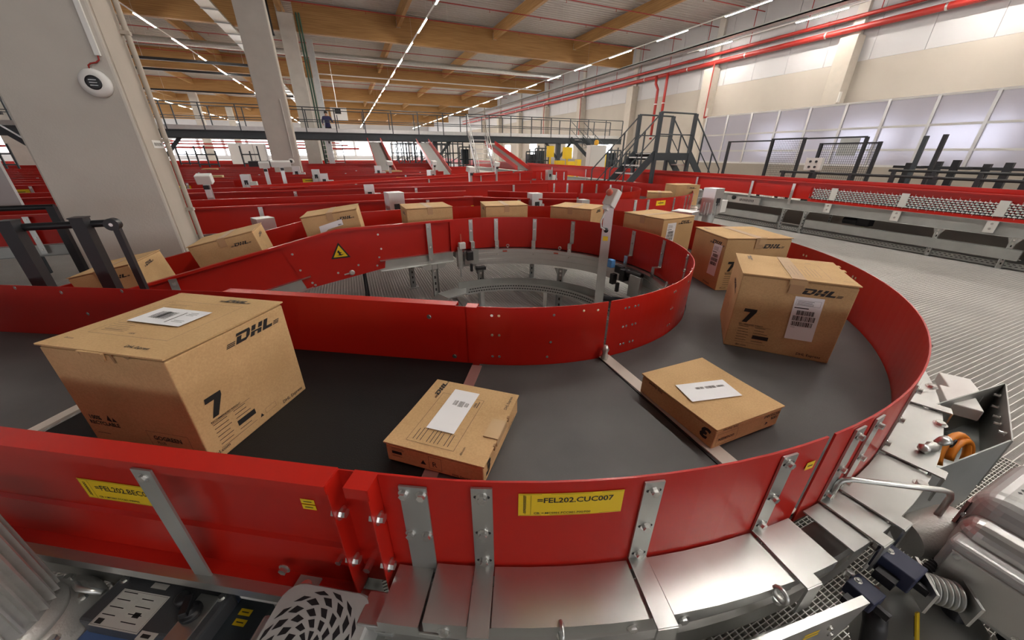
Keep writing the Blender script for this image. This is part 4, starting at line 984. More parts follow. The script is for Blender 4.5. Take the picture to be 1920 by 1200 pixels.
b = MB(); b.box((.341 / 2 + .003, -.02, .066), (.004, .10, .022)); b.box((.341 / 2 - .02, -.02, .0822), (.05, .09, .0012)); b.build('glossy_tape', 'cleartape', t, world=False)
b = MB(); b.box((.341 / 2 + .003, .05, .072), (.006, .012, .018)); b.box((.341 / 2 + .003, -.09, .072), (.006, .012, .018)); b.build('slit_pattern', 'cardedge', t, world=False)
# flat carton on the right
t, F = carton('flat carton with a plain white sheet lying across the pale transfer strip', 1.166, .758, .008, -.7, .334, .36, .088, cross=False)
ship_label(t, F, 'top', .038, .140, (.97, -.20), (.20, .97), .215, .108, 1)
with Pr(t, F, 'left', 'ink') as f: f.text('3', .345, .064, .060, shear=.2, bold=.05, wide=1.2, rot=pi); f.text('DHL Express', .115, .073, .014, bold=.012, rot=pi); f.lines(.27, .074, .04, 1, .01, .001)
with Pr(t, F, 'front', 'ink') as f:
    f.text('DHL Express', .105, .077, .0135, bold=.012, rot=pi); f.text('GOGREEN', .098, .040, .0165, bold=.02, rot=pi); f.frame(.012, .012, .10, .048, .0009); f.text('100%', .322, .050, .018, bold=.03, rot=pi); f.text('RECYCLABLE', .326, .066, .0145, bold=.03, rot=pi); f.poly([(.26, .02), (.275, .028), (.262, .036)])
    f.lines(.29, .08, .03, 1, .01, .0012)
# large cartons round the bend
t, F = carton('large carton nearest on the bend, white label below the logo on its front', 2.027, 1.079, 0, -48.8, .452, .43, .401)
ship_label(t, F, 'front', .248, .097, (1, .02), (-.06, 1), .112, .222, 0)
with Pr(t, F, 'front') as f: f.logo(.222, .333, .0295); big7(f, .45, .4, .93); f.text('dhl.com', .052, .012, .0155, bold=.012); f.text('DHL Express', .317, .018, .0185, bold=.014)
with Pr(t, F, 'left') as f: f.logo(.19, .30, .028, rot=-.2); f.lines(.2, .16, .06, 1, .01, .002); f.lines(.28, .05, .09, 1, .01, .002)
with Pr(t, F, 'top', 'inkgrey') as f:
    f.logo(.068, .285, .019, rot=pi / 2); f.frame(.185, .045, .175, .27, .0008)
    for k in range(9): f.rect(.205 + .015 * k, .07, .0012, random.uniform(.1, .2))
    f.lines(.34, .40, .06, 1, .01, .0015); f.lines(.40, .05, .04, 2, .01, .0015); f.text('100%', .31, .33, .012, bold=.03)
b = MB()
for u in (.06, .15): b.part(); b.box((.452 / 2 + .009, u, .396), (.018, .034, .004))
b.build_parts('flap_tab', 'card', t, world=False)
b = MB(); b.box((.0, -.43 / 2 - .0062, .385), (.07, .0012, .022)); b.build('glossy_tape', 'cleartape', t, world=False)
t, F = carton('large carton on the bend with a pinkish label covering half its logo', 2.699, 1.849, 0, -20.5, .476, .437, .392)
with Pr(t, F, 'front') as f: f.logo(.245, .318, .030); big7(f, .45, .4, .93); f.text('dhl.com', .03, .016, .015, bold=.012)
with Pr(t, F, 'left') as f: f.logo(.235, .322, .030); f.text('DHL Express', .26, .02, .0165, bold=.012)
ship_label(t, F, 'left', .285, .092, (1, .03), (.05, 1), .105, .235, 0)
with Pr(t, F, 'top', 'inkgrey') as f: f.logo(.05, .30, .018, rot=pi / 2); f.frame(.17, .06, .17, .26, .0008)
b = MB(); b.box((.02, -.437 / 2 - .0062, .372), (.05, .0012, .05)); b.box((.02, -.437 / 2 - .009, .392), (.055, .014, .002)); b.build('glossy_tape', 'cleartape', t, world=False)
t, F = carton('third large carton from the right, plain taped front and white label on its side', 2.734, 2.75, 0, -84.4, .488, .426, .402)
with Pr(t, F, 'right') as f: f.logo(.205, .338, .030); f.text('DHL Express', .28, .02, .017, bold=.012)
ship_label(t, F, 'right', .058, .125, (1, 0), (.02, 1), .115, .232, 0)
with Pr(t, F, 'front') as f: f.lines(.38, .03, .07, 1, .01, .002)
t, F = carton('carton behind the tall control post, its right face narrow and in shade', 2.359, 3.621, 0, -54.5, .485, .42, .394)
with Pr(t, F, 'right') as f: f.logo(.15, .335, .028)
t, F = carton('plain carton at the back of the loop, second to the left of the control post', 1.633, 4.104, 0, -10.3, .488, .42, .397)
with Pr(t, F, 'left') as f: f.logo(.15, .335, .028)
t, F = carton('plain carton above the last level section of the sloping conveyor', .733, 4.195, 0, 1.7, .494, .42, .404)
with Pr(t, F, 'left') as f: f.logo(.15, .325, .028)
t, F = carton('tilted carton with a torn white label strip, above the warning sign', -.17, 4.097, -.01, -4.2, .50, .41, .425, tilt=-7.2)
with Pr(t, F, 'front') as f: f.logo(.30, .345, .026)
O, U, V = [Vector(x) for x in F['front']]; n = U.cross(V)
b = MB(); f = Face(b, O + n * .0018, U, V); f.poly([(.125, .25), (.16, .252), (.20, .278), (.345, .298), (.345, .352), (.13, .318)]); b.build('torn_label', 'paper', t, world=False)
b = MB(); f = Face(b, O + n * .003, U, V); f.bars(.30, .30, .03, .012, .002); b.build('label_print', 'ink', t, world=False)
with Pr(t, F, 'right', 'inkgrey') as f: f.lines(.05, .34, .05, 2, .02, .003)
t, F = carton('tilted carton right beside the nearest concrete column on the down slope', -1.025, 4.008, -.15, .5, .497, .431, .417, tilt=-11.8)
with Pr(t, F, 'front') as f: f.logo(.29, .325, .026)
with Pr(t, F, 'right') as f: f.logo(.13, .33, .026, rot=.12); f.lines(.18, .24, .03, 3, .012, .003)
t, F = carton('lowest tilted carton on the down slope, behind the black guard rail at left', -1.822, 3.924, -.27, -2.6, .393, .50, .374, tilt=-10.7)
with Pr(t, F, 'front') as f: f.logo(.20, .285, .026)
with Pr(t, F, 'right') as f: f.logo(.17, .30, .026, rot=.1)
# cartons farther away
t, F = carton('carton on the second bend, in front of the long conveyor on the right', 6.0, 5.55, 0, -17, .48, .42, .40)
with Pr(t, F, 'front') as f: f.logo(.22, .33, .030)
carton('carton only just showing over the rim of the second bend', 5.05, 5.15, 0, -40, .40, .34, .325)
for k, (x, y, z, rz) in enumerate(((-3.6, 13.4, 0, 8), (-2.3, 17.45, 0, -10), (-5.2, 19.4, 0, 5), (1.6, 15.3, 0, 12))):
    carton('small distant carton on a red conveyor row, %s from the camera' % ('nearest of four', 'third of four', 'farthest of four', 'second of four')[k], x, y, z, rz, .5, .42, .33, group='distant cartons')
# ------------------------------------------------------------------ foreground machinery
def fins(b, c, axis, r, l, n, depth, w=.004):
    """cooling fins along a cylinder"""
    axis = Vector(axis).normalized(); a = Vector((0, 0, 1)) if abs(axis.z) < .9 else Vector((1, 0, 0)); u = a.cross(axis).normalized(); v = axis.cross(u); c = Vector(c)
    for k in range(n):
        d = u * cos(2 * pi * k / n) + v * sin(2 * pi * k / n); tt = axis.cross(d)
        b.box(c + d * (r + depth / 2) + axis * l / 2, (depth, w, l), Matrix((d, tt, axis)).transposed())
# gear motor at the left edge
G = onAf(1.03, 0, .205); gx, gy = G.x, G.y
t = thing('gear_motor', 'large ribbed gear motor standing at the lower left corner', 'motor', (gx, gy, -.5))
b = MB(); b.cyl((gx, gy, -.195), (gx, gy, .13), .098, 32); fins(b, (gx, gy, -.17), (0, 0, 1), .096, .29, 26, .020, .005); b.build('ribbed_housing', 'cast', t)
b = MB(); b.lathe((gx, gy, -.215), (0, 0, 1), [(.12, .0), (.12, .012), (.104, .022), (.10, .03)], 40); b.build('end_shield', 'cast', t)
b = MB(); b.lathe((gx, gy, -.33), (0, 0, 1), [(.14, 0), (.168, .01), (.172, .03), (.172, .055), (.166, .06), (.166, .066), (.160, .07), (.150, .075), (.148, .095), (.135, .10), (.13, .115)], 48); b.build('flange', 'cast', t)
b = MB(); b.lathe((gx, gy, -.52), (0, 0, 1), [(.12, 0), (.14, .05), (.13, .12), (.155, .19)], 40); b.build('gearbox', 'motor', t)
b = MB()
for k in range(8): a = k * pi / 4 + .3; b.bolt((gx + .138 * cos(a), gy + .138 * sin(a), -.232), (0, 0, 1), .010, .012)
b.build_parts('bolt', 'bolt', t)
b = MB(); p = Vector((gx, gy, 0)) - nA * -.112 - tA * .03; b.bolt((p.x, p.y, -.205), (0, 0, 1), .014, .02); b.build('brass_plug', 'brass', t)
def cyl_label(b, cx, cy, r, a0, a1, z0, z1):
    n = 8; b.add([(cx + r * cos(rad(a0 + (a1 - a0) * i / n)), cy + r * sin(rad(a0 + (a1 - a0) * i / n)), z) for i in range(n + 1) for z in (z0, z1)], [(2 * i, 2 * i + 2, 2 * i + 3, 2 * i + 1) for i in range(n)])
b = MB(); cyl_label(b, gx, gy, .1735, -42, -14, -.308, -.280); o = b.build('yellow_label', 'yellow', t)
# inverter with switch
t = thing('frequency_inverter', 'grey and blue drive box with white type plate and black rotary switch at lower left', 'control box', tuple(onAf(.68, -.33, .11)))
def boxA(b, s0, s1, o0, o1, z0, z1): return b.box((onAf((s0 + s1) / 2, (z0 + z1) / 2, (o0 + o1) / 2)), (s1 - s0, o1 - o0, z1 - z0), RA)
b = MB(); boxA(b, .50, .86, .04, .160, -.27, -.205); b.build('lid', 'darkbox', t, bevel=.008)
b = MB(); boxA(b, .49, .87, .05, .25, -.47, -.262); b.build('body', 'blue', t, bevel=.01)
b = MB(); f = Face(b, onAf(.815, -.2042, .165), -tA, -nA); f.rect(0, 0, .150, .088); f.rect(.155, -.01, .05, .02); f.rect(.07, .10, .05, .014); o = b.build('type_plate', 'offwhite', t)
b = MB(); f = Face(b, onAf(.815, -.2036, .165), -tA, -nA); f.frame(.003, .003, .144, .082, .0006)
for k in range(8): f.lines(.008 + (.07 if k % 2 else 0), .080 - .009 * k, .05, 1, .01, .0022)
f.rect(.095, .03, .02, .012); f.rect(.165, -.004, .025, .008); f.rect(.01, .006, .02, .012); b.build('plate_print', 'ink', o)
b = MB(); b.box(onAf(.555, -.2035, .115), (.062, .115, .004), RA @ Matrix.Rotation(.0, 3, 'Z')); o = b.build('switch_plate', 'galv', t, bevel=.006)
b = MB(); b.lathe(onAf(.565, -.201, .105), (0, 0, 1), [(.026, 0), (.026, .012), (.018, .016), (.016, .03)], 20); b.box(onAf(.565, -.165, .105), (.018, .05, .018), RA @ Matrix.Rotation(.5, 3, 'Z')); b.build('rotary_switch', 'black', t, bevel=.002)
b = MB(); b.lathe(onAf(.605, -.203, .085), (0, 0, 1), [(.018, 0), (.018, .03), (.012, .034)], 14); b.build('cable_gland', 'black', t)
b = MB()
for s in (.52, .84): b.bolt(onAf(s, -.205, .058), (0, 0, 1), .008, .008)
b.build_parts('screw', 'bolt', t)
b = MB(); boxA(b, .44, .92, .02, .042, -.20, -.17); boxA(b, .40, .50, .03, .24, -.45, -.255); b.build('mounting_plate', 'dark', t)
for k in range(2): yellow_sign(t, onAf(.478 - .004 * k, -.2535, .07 + .024 * k), -tA, -nA, .036, .016)
b = MB(); b.cyl(onAf(.44, -.165, .045), onAf(.30, -.165, .045), .022, 16); tag(b.build('roller_end', 'white'), 'pale plastic roller under the red wall by the drive box', 'roller')
b = MB(); b.tube([onAf(.93, -.17, .10), onAf(.90, -.165, .11), onAf(.85, -.19, .10)], .008); tag(b.build('steel_link', 'galv'), 'small steel link between gear motor and drive box', 'rod')
# fan cowl motor at the bottom
def motor(label, loc, rot, group=None, W=.20, L=.26, cowl_first=True):
    """fan cooled motor in local frame: axis z up, cowl on top"""
    t = thing('fan_motor', label, 'motor', loc, rot=rot, group=group)
    h = W / 2; b = MB(); poly = []
    for sx, sy in ((1, 1), (-1, 1), (-1, -1), (1, -1)):
        for k in range(6):
            a = {(1, 1): 0, (-1, 1): 90, (-1, -1): 180, (1, -1): 270}[(sx, sy)] + 18 * k
            poly.append((sx * (h - .045) + .045 * cos(rad(a)), sy * (h - .045) + .045 * sin(rad(a))))
    n = len(poly); rings = [(1, -.10), (1, -.02), (.985, -.008), (.95, 0)]; vs = [(x * k, y * k, z) for k, z in rings for x, y in poly]
    b.smooth = False; b.add(vs, [(i * n + j, i * n + (j + 1) % n, (i + 1) * n + (j + 1) % n, (i + 1) * n + j) for i in range(3) for j in range(n)] + [tuple(3 * n + j for j in range(n))])
    b.build('fan_cowl', 'motor', t, world=False)
    b = MB()
    for r0, r1, m in ((.012, .026, 9), (.031, .044, 12), (.049, .062, 14), (.067, .079, 15), (.083, .090, 15)):
        r0 *= W / .2; r1 *= W / .2
        for k in range(m):
            a = 2 * pi * k / m + r0 * 14; da = 2 * pi / m * .52; sk = .16
            b.add([(r0 * cos(a), r0 * sin(a), .001), (r0 * cos(a + da), r0 * sin(a + da), .001), (r1 * cos(a + da + sk), r1 * sin(a + da + sk), .001), (r1 * cos(a + sk), r1 * sin(a + sk), .001)], [(0, 1, 2, 3)])
    b.build('vent_pattern', 'black', t, world=False)
    b = MB(); b.cyl((0, 0, -L), (0, 0, -.08), W * .40, 28); fins(b, (0, 0, -L + .01), (0, 0, 1), W * .39, L - .09, 24, W * .07, .004); b.build('ribbed_housing', 'cast', t, world=False)
    b = MB(); b.lathe((0, 0, -L - .03), (0, 0, 1), [(W * .52, 0), (W * .52, .02), (W * .42, .035)], 28); b.build('flange', 'cast', t, world=False)
    b = MB(); b.box((W * .58, 0, -L * .58), (W * .38, W * .55, W * .5)); b.build('terminal_box', 'motor', t, world=False, bevel=.008)
    return t
p = onAf(.10, .0, .165)
p = onAf(.135, .0, .185)
t = motor('drive motor with round spiral vent in its cowl, standing beside the steel covers', (p.x, p.y, -.045), (rad(-8), rad(-2), rad(149)), W=.235)
b = MB(); q = onAf(-.06, -.16, .12); b.lathe(q, (0, 0, 1), [(.10, -.02), (.10, .02), (.09, .025)], 28); b.box(onAf(.03, -.13, .075), (.10, .06, .02), RA)
tag(b.build('bearing_cover', 'galvdull', bevel=.004), 'rounded steel bearing cover under the wall joint', 'cover')
b = MB(); q = onAf(.045, -.105, .07); b.box(q, (.105, .085, .005), RA); o = tag(b.build('corner_plate', 'galv', bevel=.003), 'small reddish-reflecting steel plate under the wall joint', 'plate')
b = MB(); q = pol(2.30, -119.6, -.045); b.box(q, (.07, .20, .02), Matrix.Rotation(rad(-119.6), 3, 'Z') @ Matrix.Rotation(0, 3, 'Z')); tag(b.build('end_cover', 'galv', bevel=.003), 'low steel cover plate right of the wall joint', 'plate')
# guard plate along the covers
t = thing('guard_plate', 'folded galvanised guard plate in front of the steel covers at the bottom', 'guard plate', tuple(pol(2.40, -97, -.2)))
pts = [pol(2.405, -103.5), pol(2.41, -91.5)]; d = (pts[1] - pts[0]).normalized()
b = MB(); b.prism([(0, -.30), (.40, -.30), (.46, -.16), (.49, -.075), (.485, -.07), (0, -.085)], pts[0], d, (0, 0, 1), Vector((-d.y, d.x, 0)) * .004); b.build('plate', 'alu', t)
b = MB(); n_ = Vector((-d.y, d.x, 0)); b.bar(pts[0] + Vector((0, 0, -.083)) + n_ * .008, pts[0] + d * .487 + Vector((0, 0, -.071)) + n_ * .008, .018, .004); b.build('folded_rim', 'galv', t)
b = MB(); b.prism([(0, 0), (.40, 0), (.40, .07), (0, .07)], pts[0] + Vector((0, 0, -.26)), d, n_, (0, 0, .004)); b.build('base', 'galvdull', t)
b = MB(); f = Face(b, pts[0] + d * .30 + Vector((0, 0, -.14)) - n_ * .0006, d, (0, 0, 1))
for k in range(2): f.lines(0, .02 - .014 * k, .055, 1, .01, .009)
b.build('faded_yellow_marking', 'yellow', t)
b = MB(); b.box(pts[0] + d * .06 + Vector((0, 0, -.17)) - n_ * .012, (.16, .02, .05), Matrix((d, n_, Vector((0, 0, 1)))).transposed()); b.cur = 1; b.bolt(pts[0] + d * .11 + Vector((0, 0, -.17)) - n_ * .022, -n_, .012)
for s, z in ((.38, -.12), (.40, -.16), (.36, -.2), (.2, -.09)): b.bolt(pts[0] + d * s + Vector((0, 0, z)), -n_, .006)
b.build('clamp', ['galvdull', 'bolt'], t)
# handle
t = thing('rod_handle_bar', 'bent polished steel rod handle over the steel covers at right', 'handle', tuple(pol(2.3, -86, .02)))
a0 = pol(2.222, -88.8, .022); a1 = pol(2.222, -88.8, .105); a2 = pol(2.385, -83.2, .105); a3 = pol(2.385, -83.2, -.06)
def bend(p, q, r, n=5):
    return [p + (q - p) * (k / n) for k in range(n + 1)]
pp = [a0, a1 + (a0 - a1) * .25, a1 + (a0 - a1) * .07 + (a2 - a1) * .03, a1 + (a2 - a1) * .10, a2 + (a1 - a2) * .10, a2 + (a1 - a2) * .03 + (a3 - a2) * .04, a2 + (a3 - a2) * .14, a3]
b = MB(); b.tube(pp, .0075, 12); b.build('rod', 'galv', t)
b = MB(); b.part(); b.cyl(a3 + Vector((0, 0, -.03)), a3 + Vector((0, 0, .015)), .014, 12); b.part(); b.box(a0 + Vector((0, -.01, -.002)), (.03, .03, .006)); b.build_parts('socket', 'alu', t)
# sensor blocks
def block(label, a, r, z, s, m='navy'):
    t = thing('sensor_block', label, 'sensor', tuple(pol(r, a, z))); u, tt = rad_dir(a); Rm = Matrix((u, tt, Vector((0, 0, 1)))).transposed()
    b = MB(); b.box(pol(r, a, z), s, Rm); b.build('housing', m, t, bevel=.003)
    b = MB(); b.part(); b.box(pol(r, a - 1.2, z - s[2] * .2), (s[0] * .5, s[1] * .4, s[2] * .5), Rm); b.part(); b.box(pol(r + s[0] * .7, a, z - .01), (s[0] * .5, .012, .02), Rm); b.build_parts('connector', 'black', t)
    b = MB(); b.bolt(pol(r - s[0] * .3, a, z + s[2] / 2), (0, 0, 1), .006); b.bolt(pol(r - s[0] * .62, a, z + .01), (0, 0, 1), .009, .02); b.build_parts('screw', 'bolt', t)
block('larger navy sensor block beside the spring at right', -88.5, 2.392, -.045, (.080, .066, .055))
block('smaller navy sensor block above the guard plate', -91.0, 2.385, -.095, (.060, .055, .040))
t = thing('bellows_coupling', 'grey ringed bellows coupling between sensor block and motor', 'coupling', tuple(pol(2.46, -86, -.05)))
b = MB(); d = (pol(2.50, -87.1) - pol(2.43, -88.5)).normalized(); q = pol(2.440, -87.9, -.065)
for k in range(6): b.lathe(q + d * .011 * k, d, [(.026, 0), (.034, .003), (.034, .006), (.026, .009)], 24)
b.build('rings', 'galvdull', t)
b = MB(); b.part(); b.box(q + d * -.006, (.10, .006, .075), Matrix((Vector((-d.y, d.x, 0)), d, Vector((0, 0, 1)))).transposed()); b.part(); b.box(q + d * .075, (.09, .006, .07), Matrix((Vector((-d.y, d.x, 0)), d, Vector((0, 0, 1)))).transposed()); b.build_parts('end_plate', 'galv', t)
b = MB(); b.bar(pol(2.40, -91.9, -.13), pol(2.392, -89.9, -.095), .010, .022); tag(b.build('mauve_bar', 'mauve'), 'dull red steel bar below the bellows coupling', 'bar')
def corr(pts, r, label, m='black', step=.008):
    b = MB(); P = []; pts = [Vector(p) for p in pts]
    for i in range(len(pts) - 1):
        n = max(2, int((pts[i + 1] - pts[i]).length / step))
        P += [pts[i] + (pts[i + 1] - pts[i]) * k / n for k in range(n)]
    b.tube(P, r * .88, 10)
    for i in range(0, len(P) - 1): d = (P[i + 1] - P[i]).normalized(); b.lathe(P[i], d, [(r * .9, 0), (r * 1.08, step * .25), (r * 1.08, step * .45), (r * .9, step * .7)], 10)
    return tag(b.build('corrugated_hose', m), label, 'hose')
corr([pol(2.47, -79.5, .02), pol(2.455, -82.5, -.01), pol(2.435, -85.6, -.04), pol(2.42, -87.6, -.08)], .011, 'thin black corrugated hose running down beside the handle')
b = MB(); b.tube([pol(2.415, -90.6, -.13), pol(2.43, -90.7, -.17), pol(2.46, -91.0, -.28), pol(2.49, -91, -.5), pol(2.50, -90.6, -.70)], .024, 14); tag(b.build('black_hose', 'black'), 'thick black hose going down to the grating at the bottom right', 'hose')
b = MB(); b.tube([pol(2.47, -81.8, -.08), pol(2.49, -80.4, -.11), pol(2.53, -79, -.13), pol(2.58, -78, -.14)], .016, 10); tag(b.build('black_hose', 'black'), 'short black hose under the handle end', 'hose')
b = MB(); b.tube([pol(2.46, -80.6, -.06), pol(2.50, -79.6, -.07), pol(2.55, -79.2, -.08)], .007, 8); tag(b.build('orange_cable', 'orange'), 'short orange cable end under the handle', 'cable')
# folded sheet box with the orange cable loop
t = thing('cable_guard', 'open folded sheet steel box holding a loop of orange cable at the right', 'cable guard', (1.95, .28, -.1))
A_, B_, C_, D_ = Vector((2.00, .395, .02)), Vector((2.43, .335, .05)), Vector((2.00, .190, .02)), Vector((1.63, .245, -.03))
def sheet(p, q, h0, h1, m, nm, th=.004):
    b = MB(); n = Vector((-(q - p).y, (q - p).x, 0)).normalized() * th
    vs = [p, q, q - Vector((0, 0, h1)), p - Vector((0, 0, h0))]; b.add([*vs, *[v + n for v in vs]], [(0, 1, 2, 3), (7, 6, 5, 4), (0, 4, 5, 1), (1, 5, 6, 2), (2, 6, 7, 3), (3, 7, 4, 0)]); return b.build(nm, m, t)
sheet(A_, B_, .22, .22, 'galvdull', 'side_sheet'); sheet(B_, C_, .22, .22, 'galvdull', 'side_sheet'); sheet(D_, C_, .55, .30, 'galvdull', 'side_sheet')
b = MB(); b.add([A_ - Vector((0, 0, .2)), B_ - Vector((0, 0, .2)), C_ - Vector((0, 0, .2)), D_ - Vector((0, 0, .26))], [(0, 1, 2, 3)]); b.build('bottom_sheet', 'galvdull', t)
b = MB()
for k, (p, q) in enumerate(((.15, .03), (.3, .05), (.5, .045), (.62, .045), (.85, .02))): r = B_ + (C_ - B_) * p - Vector((0, 0, q)); nn = Vector((-(C_ - B_).y, (C_ - B_).x, 0)).normalized(); nn = -nn if nn.x > 0 else nn; b.bolt(r + nn * .004, nn, .006, .018)
b.build_parts('bolt', 'bolt', t)
b = MB(); cx_, cy_, cz_ = 1.90, .265, -.05
b.tube([Vector((cx_, cy_, cz_ - .03)) + Vector((.62, -.10, .05)) * (.115 * cos(k * pi / 12)) + Vector((.30, .25, .62)) * (.10 * sin(k * pi / 12)) for k in range(-2, 14)], .012, 10)
b.tube([Vector((cx_ + .03, cy_ - .01, cz_ - .04)) + Vector((.62, -.10, .05)) * (.085 * cos(k * pi / 12)) + Vector((.25, .20, .62)) * (.085 * sin(k * pi / 12)) for k in range(-1, 13)], .013, 10)
o = tag(b.build('orange_cable', 'orange'), 'looped orange cable inside the folded sheet box', 'cable')
b = MB(); b.tube([(cx_ - .03 + .016 * cos(k), cy_ + .01, cz_ + .028 + .016 * sin(k)) for k in [i * pi / 4 for i in range(8)]], .003, 6, True); b.build('cable_tie', 'black', o, world=False)
b = MB(); b.lathe(pol(2.335, -73.6, .03), (.6, -.25, .2), [(.010, -.02), (.017, 0), (.016, .018), (.007, .024)], 9)
b.lathe(pol(2.31, -75.5, .03), (-.7, .1, .05), [(.014, -.03), (.019, -.012), (.012, .010), (.017, .032), (.004, .045)], 7)
tag(b.build('wrapped_sensor', 'galv'), 'shackle end wrapped in clear film on the steel cover', 'shackle')
for k, (a, r) in enumerate(((-62, 2.42), (-58.5, 2.45))):
    b = MB(); u, tt = rad_dir(a); b.box(pol(r, a, -.02), (.10, .16, .05), Matrix((u, tt, Vector((0, 0, 1)))).transposed()); tag(b.build('cover_box', 'white', bevel=.004), ('%s of two white boxes outside the bend beside the sheet box') % ('nearer', 'farther')[k], 'box')
# big motor at the right edge: axis runs towards the viewer's side of the covers
t = thing('gear_motor', 'big silver geared motor with a terminal box and perforated cowl beside the orange cable', 'motor', (1.42, -.1, -.3))
b = MB(); b.bx(1.252, 1.36, -.42, .102, -.115, .052); o = b.build('terminal_box', 'motor', t, bevel=.016, seg=4)
b = MB(); b.bx(1.246, 1.254, -.40, .088, -.095, .030); b.build('terminal_lid', 'alu', o, bevel=.003)
b = MB()
for y, z in ((.075, .02), (.075, -.085), (-.06, .02), (-.06, -.085)): b.bolt((1.246, y, z), (-1, 0, 0), .005, .003)
b.build_parts('screw', 'bolt', o)
b = MB(); b.bx(1.295, 1.56, -.44, .112, -.16, .100); b.build('stator_housing', 'alu', t, bevel=.045, seg=6)
b = MB(); b.bx(1.345, 1.66, -.22, .125, -.14, .160); o = b.build('fan_cowl', 'motor', t, bevel=.055, seg=6)
b = MB()
for i in range(9):
    for k in range(8): x = 1.425 + .019 * i + (.009 if k % 2 else 0); y = .075 - .016 * k; b.add([(x - .006, y, .1606), (x, y - .0045, .1606), (x + .006, y, .1606), (x, y + .0045, .1606)], [(0, 1, 2, 3)])
b.build('vent_pattern', 'black', o)
b = MB(); b.bx(1.37, 1.43, .120, .1265, .02, .10); b.build('mauve_plate', 'mauve', t)
b = MB(); b.bolt((1.385, .127, .015), (0, 1, 0), .007); b.bolt((1.35, .113, .07), (0, 1, 0), .006); b.build_parts('bolt', 'bolt', t)
b = MB(); b.cyl((1.42, .11, -.04), (1.30, .165, -.06), .075, 28, .05); b.build('gear_flange', 'cast', t)
b = MB(); b.lathe((1.26, .03, -.46), (0, 0, 1), [(.09, 0), (.12, .05), (.125, .16), (.11, .25), (.07, .30)], 28); b.build('gearbox', 'galvdull', t)
b = MB()
for y in (.03, -.07): b.part(); b.cyl((1.29, y, -.11), (1.27, y - .01, -.18), .024, 14); b.cyl((1.285, y, -.125), (1.282, y, -.14), .031, 6)
b.build_parts('cable_gland', 'black', t)
b = MB(); b.tube([(1.27, .02, -.17), (1.265, .0, -.24), (1.30, -.06, -.36), (1.36, -.15, -.60)], .032, 12); tag(b.build('black_cable', 'black'), 'first thick black motor cable hanging from the terminal box', 'cable')
b = MB(); b.tube([(1.27, -.08, -.17), (1.27, -.11, -.26), (1.32, -.18, -.40), (1.40, -.26, -.60)], .032, 12); tag(b.build('black_cable', 'black'), 'second thick black motor cable hanging from the terminal box', 'cable')
b = MB(); b.tube([(1.235, -.02, -.18), (1.236, -.05, -.15), (1.236, -.09, -.12), (1.236, -.20, -.04)], .005, 8); tag(b.build('earth_wire', 'greenwire'), 'green and yellow earth wire along the terminal box of the big motor', 'wire')
b = MB(); b.box((1.15, .045, -.165), (.014, .004, .075), Matrix.Rotation(rad(-25), 3, 'X') @ Matrix.Rotation(rad(15), 3, 'Y')); o = tag(b.build('yellow_tag', 'yellow'), 'yellow hanging tag below the big motor', 'tag')
b = MB(); b.box((1.149, .048, -.165), (.004, .004, .05), Matrix.Rotation(rad(-25), 3, 'X') @ Matrix.Rotation(rad(15), 3, 'Y')); b.build('tag_print', 'ink', o, world=False)
b = MB(); q = pol(2.47, -79.2, .01); b.box(q, (.012, .035, .035), Matrix.Rotation(rad(-30), 3, 'Y')); o = tag(b.build('yellow_tag', 'yellow'), 'yellow cable tag at the top of the corrugated hose', 'tag')
b = MB(); b.tube([pol(2.475, -79.0, -.005), pol(2.50, -79.2, -.04), pol(2.475, -80, -.05)], .006, 8); tag(b.build('black_cable', 'black'), 'small black cable loop by the yellow cable tag', 'cable')
b = MB(); b.bx(1.75, 2.5, -.42, .12, -.30, -.27); tag(b.build('motor_bracket', 'dark', bevel=.004), 'dark bracket plate behind the big motor', 'bracket')
b = MB(); b.bx(2.2, 2.45, .05, .16, -.078, -.05); tag(b.build('plug_block', 'black', bevel=.006), 'black plug block at the right edge above the big motor', 'plug')
# ------------------------------------------------------------------ emergency stop post
EX, EY = 1.86, 2.40
t = thing('emergency_stop_post', 'tall galvanised post with a white and red emergency stop box inside the loop', 'control post', (EX, EY, FLOOR))
b = MB(); d1 = Vector((.80, -.60, 0)); d2 = Vector((.60, .80, 0)); RE = Matrix((d1, d2, Vector((0, 0, 1)))).transposed(); O = Vector((EX, EY, 0))
b.box(O + Vector((0, 0, (.55 + FLOOR) / 2)), (.070, .004, .55 - FLOOR), RE)
for s in (-1, 1): b.box(O + d1 * .035 * s + d2 * .022 + Vector((0, 0, (.55 + FLOOR) / 2)), (.004, .048, .55 - FLOOR), RE)
b.box(O + Vector((0, 0, FLOOR + .004)), (.14, .12, .008), RE); b.build('post', 'galv', t)
lx = Vector((.46, .05, .88)).normalized(); nx_ = Vector((-.86, -.30, .46)); nx_ = (nx_ - lx * nx_.dot(lx)).normalized(); wx = lx.cross(nx_); RH = Matrix((nx_, wx, lx)).transposed()
H = O + Vector((.012, -.01, .615))
def HP(a, c, e): return H + RH @ Vector((a, c, e))
b = MB(); b.box(H, (.062, .085, .135), RH); b.build('box', 'white', t, bevel=.006)
b = MB(); b.box(HP(.036, 0, 0), (.012, .083, .130), RH); b.build('yellow_front', 'creamstrip', t, bevel=.004)
b = MB(); b.lathe(HP(.042, -.005, .020), nx_, [(.014, 0), (.014, .012), (.026, .014), (.026, .030), (.016, .036)], 18); b.build('stop_button', 'redtag', t)
b = MB(); b.lathe(HP(.0, .0, .0665), lx, [(.015, 0), (.015, .004), (.008, .006)], 14); b.build('red_cap', 'redtag', t)
b = MB(); b.box(HP(-.0312, 0, -.048), (.0012, .05, .010), RH); b.build('red_print', 'redtag', t)
b = MB(); b.box(HP(.02, 0, -.085), (.035, .045, .035), RH); b.build('gland_block', 'white', t)
